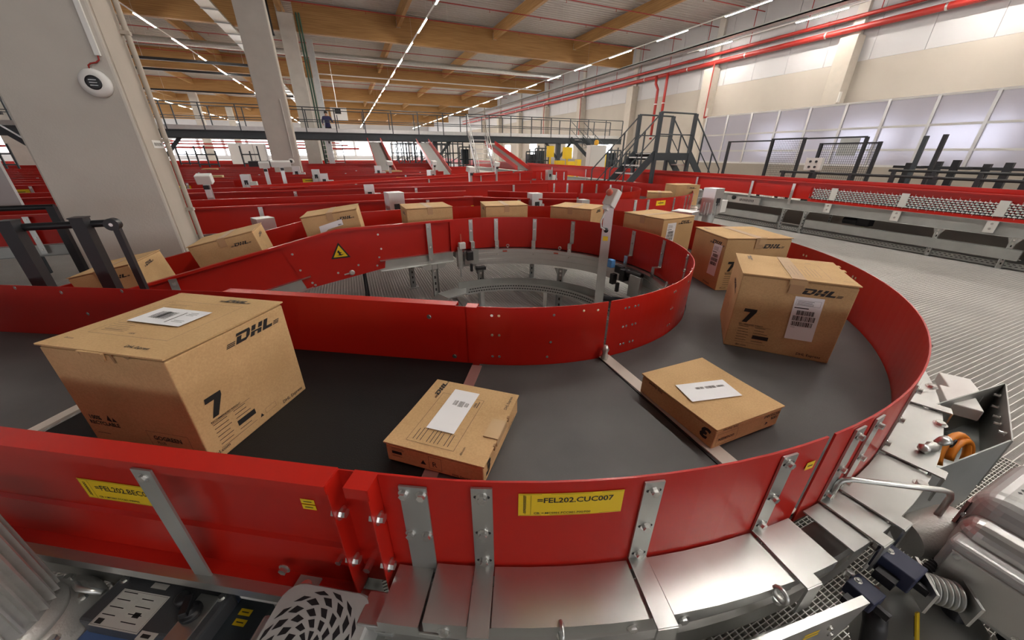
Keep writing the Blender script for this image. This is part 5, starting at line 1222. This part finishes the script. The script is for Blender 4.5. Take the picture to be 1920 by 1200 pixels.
b = MB(); b.tube([H + Vector((-.05, -.01, -.07)), O + Vector((-.09, -.03, .45)), O + Vector((-.08, -.03, .40)), O + Vector((-.03, -.02, .375))], .006); b.build('cable', 'offwhite', t)
b = MB(); b.lathe(O + Vector((-.012, -.008, .37)), (-.6, -.8, 0), [(.018, 0), (.018, .02), (.01, .03)], 12); b.build('cable_gland', 'black', t)
b = MB(); b.box(O - d2 * .0035 + Vector((-.004, 0, .30)), (.040, .002, .036), RE); b.build('yellow_label', 'yellow', t)
t = thing('solenoid_unit', 'black valve unit with a light blue plug on the inner frame beside the control post', 'valve', (2.15, 2.62, -.1))
u, tt = rad_dir(3); Rm = Matrix((u, tt, Vector((0, 0, 1)))).transposed()
b = MB()
for k, (r, a, z, s) in enumerate(((1.13, 4, -.06, (.05, .09, .07)), (1.12, 0, -.09, (.07, .06, .11)), (1.15, -4, -.07, (.05, .10, .06)), (1.10, 6, -.16, (.05, .05, .10)), (1.14, -8, -.05, (.03, .08, .03)), (1.09, 2, -.22, (.03, .03, .09)))): b.box(pol(r, a, z), s, Rm)
b.cyl(pol(1.12, -2, -.05), pol(1.15, -11, -.04), .022, 12); b.build('body', 'black', t, bevel=.005)
b = MB(); b.box(pol(1.10, 8.5, -.02), (.05, .060, .075), Rm); b.build('blue_plug', 'lightblue', t, bevel=.005)
b = MB(); b.cyl(pol(.95, 8, -.34), pol(1.17, -14, -.26), .024, 12); tag(b.build('grey_hose', 'dark'), 'grey hose running low beside the control post', 'hose')
b = MB(); b.box(pol(1.12, -9, -.15), (.03, .13, .20), Rm); tag(b.build('valve_bracket', 'galvdull'), 'steel bracket plate under the valve unit', 'bracket')

# ------------------------------------------------------------------ black guard rails on the left
t = thing('guard_rail', 'black tubular guard rail between the near conveyor and the sloping one, curved end', 'guard rail', (-1.7, 3.0, FLOOR))
y = 3.0
for x in (-1.80, -1.505, -2.6): b = MB(); b.bx(x - .030, x + .030, y - .06, y + .012, FLOOR, .575); b.bx(x - .034, x + .034, y - .064, y + .016, .575, .582); b.build('post', 'blacksteel', t)
b = MB(); b.cyl((-3.4, y + .012, .535), (-1.40, y + .012, .535), .021, 12); b.build('top_rail', 'black', t)
b = MB(); b.cyl((-1.385, y - .012, .527), (-1.385, y + .036, .527), .036, 18); b.build('elbow', 'black', t)
b = MB(); b.bar((-1.375, y + .012, .52), (-1.375, y + .012, FLOOR), .030, .036); b.build('end_post', 'blacksteel', t)
b = MB(); b.bolt((-1.385, y - .012, .527), (0, -1, 0), .007, .003); b.build('elbow_screw', 'bolt', t)
b = MB(); b.box((-1.37, y - .02, .02), (.08, .06, .05)); b.build('end_clamp', 'black', t)
t = thing('guard_rail', 'black guard rail farther back at the left edge, beside the concrete column', 'guard rail', (-3.2, 5.1, FLOOR))
for x in (-2.735, -3.45): b = MB(); b.bx(x - .03, x + .03, 5.07, 5.13, FLOOR, .50 if x < -3 else .44); b.build('post', 'blacksteel', t)
b = MB(); b.cyl((-4.6, 5.1, .44), (-2.71, 5.1, .44), .025, 12); b.build('top_rail', 'black', t)

# ------------------------------------------------------------------ walkway bridge
BYY = 24.7
def rail_posts(t, p0, p1, n, h=1.1, mid=True, m='dark', r=.024, extra=()):
    p0, p1 = Vector(p0), Vector(p1)
    for k in range(n + 1):
        q = p0 + (p1 - p0) * k / n; b = MB(); b.bar(q - Vector((0, 0, .05)), q + Vector((0, 0, h)), .05, .05); b.build('post', m, t)
    b = MB(); b.cyl(p0 + Vector((0, 0, h)), p1 + Vector((0, 0, h)), r, 8); b.build('handrail', m, t)
    if mid: b = MB(); b.cyl(p0 + Vector((0, 0, h * .5)), p1 + Vector((0, 0, h * .5)), r * .8, 8); b.build('mid_rail', m, t)
t = thing('walkway_bridge', 'long dark steel walkway bridge crossing the whole hall above the conveyors', 'bridge', (0, BYY, 2.04))
for k, y in enumerate((BYY, BYY + 1.5)):
    b = MB(); b.bx(-26, 19.5, y - .05, y + .05, 1.62, 1.96); b.bx(-26, 19.5, y - .1, y + .1, 1.60, 1.64); b.bx(-26, 19.5, y - .1, y + .1, 1.93, 1.96); b.build('girder', 'dark', t)
    b = MB(); b.bx(-26, 19.5, y - .012, y + .012, 1.97, 2.16); b.build('toe_board', 'alu', t)
    rail_posts(t, (-26, y, 1.97), (19.5, y, 1.97), 30, 1.18)
b = MB(); b.bx(-26, 19.5, BYY + .1, BYY + 1.4, 1.93, 1.97); b.build('deck', 'grate', t)
for k, x in enumerate((5.3, 14.2, -8.5, -17)):
    o = thing('bridge_support', 'dark Y-shaped steel column carrying the walkway bridge, %s' % ('in the middle', 'right one by the yellow boxes', 'left one', 'far left one')[k], 'support', (x, BYY + .7, FLOOR))
    b = MB(); b.bx(x - .14, x + .14, BYY + .1, BYY + .38, FLOOR, 1.6); b.build('column', 'dark', o)
    for s in (-1, 1): b = MB(); b.bar((x, BYY + .24, .55), (x + s * 1.0, BYY + .24, 1.6), .14, .14); b.build('brace', 'dark', o)
def stair(name, label, p0, p1, wdir, w, n, mstring, mtread, rails=True, rh=1.0):
    """stair from lower point p0 to upper point p1 (inner edge), width w along wdir"""
    p0, p1, wd = Vector(p0), Vector(p1), Vector(wdir); t = thing(name, label, 'stairs', tuple(p0)); d = (p1 - p0)
    for s in (0, 1): b = MB(); b.bar(p0 + wd * w * s, p1 + wd * w * s, .03, .22); b.build('stringer', mstring, t)
    fl = Vector((d.x, d.y, 0)).normalized()
    for k in range(n):
        q = p0 + d * (k + .5) / n; b = MB(); b.box(q + wd * w / 2, (.24, w - .03, .035), Matrix((fl, Vector((-fl.y, fl.x, 0)), Vector((0, 0, 1)))).transposed()); b.build('tread', mtread, t)
    if rails:
        for s in (0, 1):
            o = wd * w * s; u = Vector((0, 0, rh)); b = MB(); b.tube([p0 + o + d * .04 + u * .25, p0 + o + d * .04 + u, p1 + o + u], .022, 8); b.tube([p0 + o + d * .06 + u * .5, p1 + o + u * .5], .016, 8); b.build('handrail', mstring, t)
            for k in (.35, .7): b = MB(); q = p0 + o + d * k; b.bar(q, q + u, .035, .035); b.build('rail_post', mstring, t)
    return t
# crossover steps over the long conveyor
PX0, PX1, PY0, PY1, PZ = 9.1, 10.55, 9.75, 10.7, .95
t = thing('crossover_platform', 'dark steel crossover platform above the long conveyor on the right', 'platform', (9.8, 10.2, FLOOR))
b = MB(); b.bx(PX0, PX1, PY0, PY1, PZ - .02, PZ); b.build('deck', 'grate', t)
for y in (PY0, PY1): b = MB(); b.bx(PX0, PX1, y - .03, y + .03, PZ - .20, PZ + .02); b.build('edge_beam', 'dark', t)
for x, y in ((PX0, PY0), (PX1, PY0), (PX0, PY1), (PX1, PY1)): b = MB(); b.bx(x - .05, x + .05, y - .05, y + .05, FLOOR, PZ + 1.15); b.build('corner_post', 'dark', t)
for y in (PY0, PY1):
    b = MB(); b.cyl((PX0, y, PZ + 1.15), (PX1, y, PZ + 1.15), .025, 8); b.build('handrail', 'dark', t)
    b = MB(); b.cyl((PX0, y, PZ + .55), (PX1, y, PZ + .55), .018, 8); b.build('mid_rail', 'dark', t)
stair('crossover_stair', 'dark steps going down to the left from the crossover platform', (7.35, PY0, FLOOR), (PX0, PY0, PZ), (0, 1, 0), PY1 - PY0, 7, 'dark', 'alu', rh=1.12)
stair('crossover_stair', 'dark steps going down to the right from the crossover platform', (12.2, PY0, FLOOR), (PX1, PY0, PZ), (0, 1, 0), PY1 - PY0, 7, 'dark', 'grate', rh=1.12)
stair('bridge_stair', 'dark stair with pale treads leading down from the right part of the bridge', (16.9, 22.3, FLOOR), (15.0, 24.6, 1.95), (1, 0, 0), 1.0, 11, 'dark', 'alu')
stair('aluminium_stair', 'steep aluminium stair with handrails in front of the bridge', (6.9, 21.0, FLOOR), (7.1, 23.6, 2.05), (1, 0, 0), 1.05, 11, 'alu', 'alu')
stair('bridge_stair', 'stair behind the bridge beside the third concrete column, with a person on it', (-1.2, 28.4, FLOOR), (-1.2, 26.3, 1.95), (1, 0, 0), 1.1, 11, 'dark', 'alu')
# inclined belts
def incline(label, x0, y0, z0, x1, y1, z1):
    global HW
    HW = .34; t = conveyor('inclined_conveyor', label, [(x0, y0, z0), (x1, y1, z1)], belt='beltmid', legs=False, detail=False, h=.22); HW = .468; return t
incline('inclined red conveyor with pale belt rising under the bridge, left one', 1.52, 16.9, .02, 1.66, 24.3, 1.50)
incline('inclined red conveyor with pale belt rising under the bridge, middle one', 3.95, 17.2, .02, 4.42, 24.3, 1.50)
incline('inclined red conveyor falling to the right behind the aluminium stair', 9.0, 19.6, .10, 8.75, 24.3, 1.45)
# person on the stair behind the bridge: body grown from joints
def person():
    X, Y, Z = -.68, 26.75, 1.42
    J = {'pel': (0, 0, .93), 'spi': (0, 0, 1.15), 'che': (0, .0, 1.36), 'nec': (0, -.01, 1.50), 'hd': (0, -.02, 1.60), 'top': (0, -.02, 1.72),
         'shl': (-.19, 0, 1.43), 'ell': (-.27, -.03, 1.17), 'wrl': (-.24, -.20, 1.02), 'shr': (.19, 0, 1.43), 'elr': (.29, -.05, 1.18), 'wrr': (.36, -.26, 1.12),
         'hpl': (-.10, 0, .90), 'knl': (-.11, -.04, .48), 'anl': (-.11, .0, .08), 'tol': (-.11, -.16, .03), 'hpr': (.10, 0, .90), 'knr': (.12, -.10, .52), 'anr': (.12, -.06, .20), 'tor': (.12, -.20, .15)}
    E_ = [('pel', 'spi'), ('spi', 'che'), ('che', 'nec'), ('nec', 'hd'), ('hd', 'top'), ('che', 'shl'), ('shl', 'ell'), ('ell', 'wrl'), ('che', 'shr'), ('shr', 'elr'), ('elr', 'wrr'), ('pel', 'hpl'), ('hpl', 'knl'), ('knl', 'anl'), ('anl', 'tol'), ('pel', 'hpr'), ('hpr', 'knr'), ('knr', 'anr'), ('anr', 'tor')]
    Rr = dict(pel=.135, spi=.13, che=.15, nec=.055, hd=.085, top=.08, shl=.07, ell=.045, wrl=.033, shr=.07, elr=.045, wrr=.033, hpl=.095, knl=.065, anl=.045, tol=.035, hpr=.095, knr=.065, anr=.045, tor=.035)
    for sgn, wr in ((-1, 'wrl'), (1, 'wrr')):
        bx, by, bz = J[wr]; J['palm' + wr] = (bx, by - .07, bz - .02); Rr['palm' + wr] = .03; E_.append((wr, 'palm' + wr))
        for k in range(4): nm = 'f%d%s' % (k, wr); J[nm] = (bx + (-.024 + .016 * k), by - .13 - (.012 if k in (1, 2) else 0), bz - .05); Rr[nm] = .009; E_.append(('palm' + wr, nm))
        nm = 'th' + wr; J[nm] = (bx - sgn * .045, by - .08, bz - .03); Rr[nm] = .010; E_.append(('palm' + wr, nm))
    ks = list(J); me = bpy.data.meshes.new('body'); me.from_pydata([J[k] for k in ks], [(ks.index(a), ks.index(c)) for a, c in E_], [])
    o = bpy.data.objects.new('body', me); COL.objects.link(o); md = o.modifiers.new('skin', 'SKIN')
    for i, k in enumerate(ks): me.skin_vertices[0].data[i].radius = (Rr[k], Rr[k]); me.skin_vertices[0].data[i].use_root = (k == 'pel')
    o.modifiers.new('sub', 'SUBSURF').levels = 1; o.modifiers['sub'].render_levels = 2
    t = thing('person', 'person in dark blue top standing on the stair behind the bridge', 'person', (X, Y, Z)); o.parent = t
    for m in ('skin', 'cloth', 'clothblack'): me.materials.append(M[m])
    dg = bpy.context.evaluated_depsgraph_get(); me2 = bpy.data.meshes.new_from_object(o.evaluated_get(dg)); o.modifiers.clear(); o.data = me2
    for m in list(me2.materials): pass
    for p in me2.polygons:
        z = p.center.z; arm = abs(p.center.x) > .2
        p.material_index = 2 if z < .92 and not arm and p.center.y > -.3 and abs(p.center.x) < .22 else (0 if (z > 1.49 and abs(p.center.x) < .12) or (arm and p.center.y < -.17) else 1); p.use_smooth = True
    b = MB(); b.lathe((0, -.01, 1.62), (0, .15, 1), [(.088, 0), (.096, .06), (.085, .11), (.05, .14), (.01, .15)], 18); b.build('hair', 'hair', t, world=False)
    b = MB()
    for s in (-1, 1): b.lathe((s * .033, -.098, 1.63), (0, -1, 0), [(.010, 0), (.008, .006)], 8)
    b.bx(-.025, .025, -.104, -.094, 1.565, 1.573); b.build('eyes_and_mouth', 'hair', t, world=False)
    b = MB(); b.prism([(-.012, 0), (.012, 0), (0, .05)], (0, -.098, 1.59), (1, 0, 0), (0, 0, 1), (0, -.018, 0)); b.build('nose', 'skin', t, world=False)
person()
# ------------------------------------------------------------------ machine guarding between the long conveyor and the screen
t = thing('mesh_guard', 'black wire mesh machine guard behind the long conveyor', 'mesh fence', (12.8, 7.5, FLOOR))
for y, z in ((8.55, 1.40), (7.60, 1.40), (6.06, 1.37), (5.74, 1.25), (7.10, 1.24), (10.1, 1.36)): b = MB(); b.bx(12.76, 12.84, y - .035, y + .035, FLOOR, z); b.build('post', 'blacksteel', t)
for y0, y1, z in ((7.6, 8.55, 1.38), (5.76, 7.08, 1.22), (8.6, 10.1, 1.34), (6.06, 7.6, 1.37)): b = MB(); b.bx(12.78, 12.82, y0, y1, z - .02, z + .02); b.build('top_rail', 'blacksteel', t)
b = MB()
for y0, y1, zt in ((7.6, 8.55, 1.38), (5.76, 7.08, 1.22)):
    y = y0
    while y < y1: b.bx(12.797, 12.803, y - .003, y + .003, -.5, zt); y += .05
    z = -.5
    while z < zt: b.bx(12.797, 12.803, y0, y1, z - .003, z + .003); z += .06
b.build('mesh', 'blacksteel', t)
for k, (y, z, m) in enumerate(((4.90, 1.35, 'dark'), (4.58, 1.37, 'blacksteel'))):
    b = MB(); b.bx(12.75, 12.85, y - .035, y + .035, FLOOR, z); tag(b.build('guard_post', m), ('bluish steel post behind the long conveyor', 'black steel post behind the long conveyor, right of the bluish one')[k], 'post')
t = thing('guard_rail', 'low black tubular guard rail along the back of the long conveyor', 'guard rail', (11.3, 4.5, FLOOR))
for k, y in enumerate((7.0, 6.2, 5.4, 4.6, 3.9, 3.3, 2.7, 2.2, 1.7)): b = MB(); b.bx(11.27, 11.33, y - .035, y + .035, FLOOR, .53); b.build('post', 'blacksteel', t)
for z in (.50, .22): b = MB(); b.cyl((11.3, 1.2, z), (11.3, 7.1, z), .03, 10); b.build('rail', 'black', t)
t = thing('guard_rail', 'second low black guard rail behind the first on the right, with a bent end', 'guard rail', (12.0, 3, FLOOR))
for y in (4.9, 4.2, 3.5, 2.9, 2.3): b = MB(); b.bx(11.97, 12.03, y - .035, y + .035, FLOOR, .61); b.build('post', 'blacksteel', t)
b = MB(); b.cyl((12, 1.0, .60), (12, 5.0, .60), .03, 10); b.build('rail', 'black', t)
b = MB(); b.bar((12.2, 2.6, FLOOR), (12.2, 2.2, .45), .05, .05); b.build('brace', 'blacksteel', t)
for k in range(5):
    b = MB(); x = 13.6 + .35 * (k % 2); y = 5.3 - .42 * k; b.bx(x - .06, x + .06, y - .06, y + .06, FLOOR, .75 + .04 * (k % 3)); b.bx(x - .05, x + .05, y - .30, y + .30, .62, .68)
    tag(b.build('machine_upright', 'blacksteel'), 'black machine frame upright behind the guard rails at right, %s from the left' % ORD[k], 'frame', 'black machine uprights')
t = thing('switch_box', 'small grey push-button box with four buttons behind the long conveyor', 'control box', (11.6, 6.35, .62))
b = MB(); b.bx(11.35, 11.45, 6.15, 6.55, .56, .86); b.build('case', 'offwhite', t, bevel=.01); b = MB()
for y in (6.28, 6.42):
    for z in (.64, .77): b.part(); b.cyl((11.345, y, z), (11.33, y, z), .03, 10)
b.build_parts('button', 'black', t); b = MB(); b.bx(11.38, 11.44, 6.32, 6.38, FLOOR, .56); b.build('stand', 'blacksteel', t)
b = MB(); b.bx(17.5, 17.56, 8.5, 9.1, .9, 1.5); tag(b.build('wall_box', 'galvdull'), 'grey box mounted in front of the clear screen', 'control box')

# ------------------------------------------------------------------ small motors, posts and cabinets between the conveyors
def upright_motor(label, x, y, z, s=1., rz=0.):
    t = thing('conveyor_motor', label, 'motor', (x, y, z), rz=rz, group='upright conveyor motors')
    b = MB(); b.box((0, 0, .17 * s), (.17 * s, .17 * s, .30 * s)); fins(b, (0, 0, .0), (0, 0, 1), .085 * s, .15 * s, 16, .02 * s, .006); b.build('housing', 'alu', t, world=False, bevel=.03 * s, seg=3)
    b = MB(); b.box((.13 * s, -.03 * s, .10 * s), (.12 * s, .13 * s, .15 * s)); b.build('terminal_box', 'offwhite', t, world=False, bevel=.008)
    b = MB(); b.box((.0, -.088 * s, .16 * s), (.07 * s, .006, .09 * s)); b.build('rating_plate', 'black', t, world=False)
    b = MB(); b.cyl((0, 0, -.35 * s), (0, 0, .05 * s), .07 * s, 14); b.build('gear_stub', 'galvdull', t, world=False)
for lb, x, y, z, s, rz in (('grey upright motor beside the joint of the first straight conveyor, behind the loop', 2.62, 5.25, .04, 1.05, 0), ('grey motor behind the carton above the warning sign', .52, 5.35, .05, 1.25, .2), ('small grey motor low behind the second plain carton', 3.2, 4.78, .05, .8, .1),
    ('big grey motor on the outer side of the second bend by the pale covers', 5.45, 4.38, .02, 1.3, .1), ('small grey motor on the second straight conveyor', .30, 7.45, .08, 1.0, 0), ('flat silver motor top just outside the foreground bend at the back right', 3.75, 3.35, -.18, 1.5, .4),
    ('silver motor end showing over the sloping conveyor beside the column', -1.0, 5.0, -.10, 1.1, .5), ('distant grey motor on the third row, left', -2.3, 11.0, .1, 1.1, 0), ('distant grey motor on the third row, right', -.6, 10.9, .1, 1.1, 0), ('distant grey motor on the slanted conveyor', 2.4, 12.2, .1, 1.1, .5),
    ('distant grey motor on the fourth row', -.9, 12.85, .1, 1.2, 0), ('far grey motor near the second column', -1.6, 14.75, .1, 1.3, 0), ('far grey motor in front of the left incline', 1.0, 14.75, .1, 1.3, 0), ('grey motor near the bend of the slanted conveyor', 6.9, 12.7, .0, 1.2, 0)):
    upright_motor(lb, x, y, z, s, rz)
def control_post(label, x, y, top, rz=0., w=.26):
    t = thing('signal_post', label, 'control post', (x, y, FLOOR), rz=rz, group='white-headed control posts')
    b = MB(); b.box((0, 0, (top - FLOOR) / 2), (.08, .06, top - FLOOR)); b.build('post', 'galv', t, world=False)
    b = MB(); b.box((0, -.02, top - FLOOR + .06), (w, .14, .13), Matrix.Rotation(.25, 3, 'X')); b.build('head', 'white', t, world=False, bevel=.01)
    b = MB(); b.box((0, -.05, top - FLOOR - .06), (.07, .05, .06)); b.cyl((0, -.04, top - FLOOR - .55), (0, -.07, top - FLOOR - .55), .03, 10); b.build('sensor', 'black', t, world=False)
for k, (x, y, top, w) in enumerate(((-2.05, 7.25, .50, .20), (-1.85, 11.0, .60, .22), (-1.50, 11.0, .62, .42), (1.4, 14.6, .55, .2), (3.0, 14.6, .55, .2), (2.9, 9.6, .5, .2), (4.6, 12.2, .55, .2))):
    control_post('white-headed grey control post between the conveyors, %s' % ('right beside the nearest column', 'first of a pair left of the second column', 'second of a pair left of the second column', 'in front of the left incline', 'between the two inclines', 'behind the second loop', 'at the slanted conveyor')[k], x, y, top, .1 * k, w)
t = thing('switch_cabinet', 'wide white switch cabinet with three doors at left behind the bridge', 'cabinet', (-5.7, 30, FLOOR))
b = MB(); b.bx(-6.75, -4.75, 30, 30.5, FLOOR, 1.45); b.build('case', 'panel', t)
for k in range(3): b = MB(); b.bx(-6.73 + .665 * k, -6.10 + .665 * k, 29.97, 30, FLOOR + .1, 1.42); b.build('door', 'white', t); b = MB(); b.bx(-6.14 + .665 * k, -6.12 + .665 * k, 29.95, 29.97, .3, .5); b.build('handle', 'black', t)
b = MB(); b.bx(-4.4, -3.4, 22.3, 22.9, FLOOR, .55); tag(b.build('dark_crate', 'blacksteel', bevel=.02), 'black bin just left of the second concrete column', 'bin')
t = thing('white_board', 'large pale board standing at the far left behind the nearest column', 'board', (-4.4, 8, FLOOR))
b = MB(); b.bx(-5.3, -4.22, 7.35, 7.40, -.1, .82); b.build('board', 'panel', t); b = MB(); b.part(); b.bx(-5.2, -5.14, 7.4, 7.45, FLOOR, .8); b.part(); b.bx(-4.4, -4.34, 7.4, 7.45, FLOOR, .8); b.build_parts('leg', 'dark', t)
t = thing('steel_gantry', 'dark steel gantry with a heavy beam at the far left edge', 'gantry', (-9, 14.35, FLOOR))
b = MB(); b.bx(-14, -7.62, 14.15, 14.55, 2.1, 2.9); b.build('beam', 'dark', t)
b = MB(); b.bx(-8.9, -8.45, 14.15, 14.5, FLOOR, 2.1); b.build('post', 'dark', t)
b = MB(); b.bar((-8.4, 14.35, 2.0), (-7.3, 14.35, .9), .12, .12); b.bar((-8.4, 14.35, 1.8), (-7.7, 14.35, 1.8), .08, .08); b.build('brace', 'dark', t)
for k, (x, y, z0, z1, w_) in enumerate(((11.3, 20.6, .75, 1.35, .35), (12.6, 20.8, .65, 1.3, .5), (12.2, 21.0, -.4, .55, .6), (13.1, 21.2, -.5, .5, .5), (14.4, 19.6, .05, .95, .42), (13.8, 21.4, .2, .6, .3))):
    b = MB(); b.bx(x - w_ / 2, x + w_ / 2, y, y + .3, z0, z1); b.bx(x - .04, x + .04, y + .1, y + .2, FLOOR, z0)
    tag(b.build('yellow_guard', 'yellow'), 'yellow machine cover under the right part of the bridge, %s of the group' % ('left upper', 'middle upper', 'left lower', 'middle lower', 'rightmost tall', 'small middle')[k], 'machine cover', 'yellow machine covers')
for k, (x, y, h_) in enumerate(((10.8, 22, 1.0), (11.6, 22.4, 1.2), (15.8, 20.5, 1.1), (17.0, 20.2, .9), (7.9, 26.9, 1.3))):
    t = thing('dark_machine', 'dark machine frame under the bridge, %s from the left' % ('second', 'third', 'fourth', 'fifth', 'first')[k], 'machine', (x, y, FLOOR), group='dark machine frames under the bridge')
    b = MB()
    for i in range(5): b.bx(x - .5 + .25 * i - .03, x - .5 + .25 * i + .03, y - .03, y + .03, FLOOR, h_ + .2 * (i % 2))
    for z in (.1, .5, h_): b.bx(x - .5, x + .5, y - .04, y + .04, z, z + .07)
    b.bx(x - .3, x + .2, y + .05, y + .4, .2, h_ - .1); b.build('frame', 'dark', t)
b = MB(); b.bx(12.0, 13.0, 17.6, 18.0, FLOOR, 1.35); tag(b.build('machine_cabinet', 'offwhite', bevel=.02), 'pale cabinet seen behind the crossover steps', 'cabinet')
b = MB(); b.lathe((12.4, 17.7, 1.36), (0, 0, 1), [(.10, 0), (.12, .05), (.12, .18), (.06, .25)], 14); tag(b.build('beacon', 'amber'), 'amber warning light above the crossover steps', 'lamp')
t = thing('hall_sign', 'white hanging screen under the roof behind the bridge', 'sign', (.3, 40, 3.2))
b = MB(); b.bx(-.6, .75, 40, 40.15, 3.55, 4.6); b.build('case', 'white', t); b = MB(); b.bx(-.25, .25, 39.97, 40, 4.1, 4.5); b.build('screen', 'black', t); b = MB(); b.cyl((.0, 40.05, 4.6), (.0, 40.05, 8.0), .03, 6); b.build('hanger', 'galv', t)
# black lattice of machines far down the hall
for k in range(8):
    x, y = 4.2 + 1.25 * (k % 4), 30 + 4.2 * (k // 4)
    t = thing('sorter_frame', 'black sorter frame far behind the bridge, %s of the %s row' % (ORD[k % 4], ('front', 'back')[k // 4]), 'machine', (x, y, FLOOR), group='far black sorter frames')
    b = MB()
    for i in range(4): b.bx(x - .6 + .4 * i - .04, x - .6 + .4 * i + .04, y - .04, y + .04, FLOOR, 1.7)
    for z in (.2, .9, 1.55): b.bx(x - .62, x + .62, y - .05, y + .05, z, z + .08)
    b.bar((x - .6, y, .2), (x + .6, y, .9), .05, .05); b.build('frame', 'dark', t)
for k in range(10):
    x, y = -16 + 1.6 * k, 24 + (k % 3) * 1.4
    if abs(x + 2) < .9: continue
    t = thing('sorter_frame', 'black frame on the left under the bridge, %s from the left' % ORD[k], 'machine', (x, y, FLOOR), group='left black frames under the bridge')
    b = MB()
    for i in range(3): b.bx(x - .4 + .4 * i - .03, x - .4 + .4 * i + .03, y - .03, y + .03, FLOOR, 1.0 + .25 * ((i + k) % 2))
    for z in (.35, .8): b.bx(x - .42, x + .42, y - .04, y + .04, z, z + .06)
    b.build('frame', 'dark', t)
for k in range(3):
    b = MB(); b.bx(-26 + .5 * k, 1.5 - k, 46 + 9 * k, 46.25 + 9 * k, 1.25 + .45 * k, 1.42 + .45 * k)
    tag(b.build('red_beam', 'redpipe'), 'long red beam far back on the left seen under the bridge, %s' % ('nearest', 'middle', 'farthest')[k], 'beam')
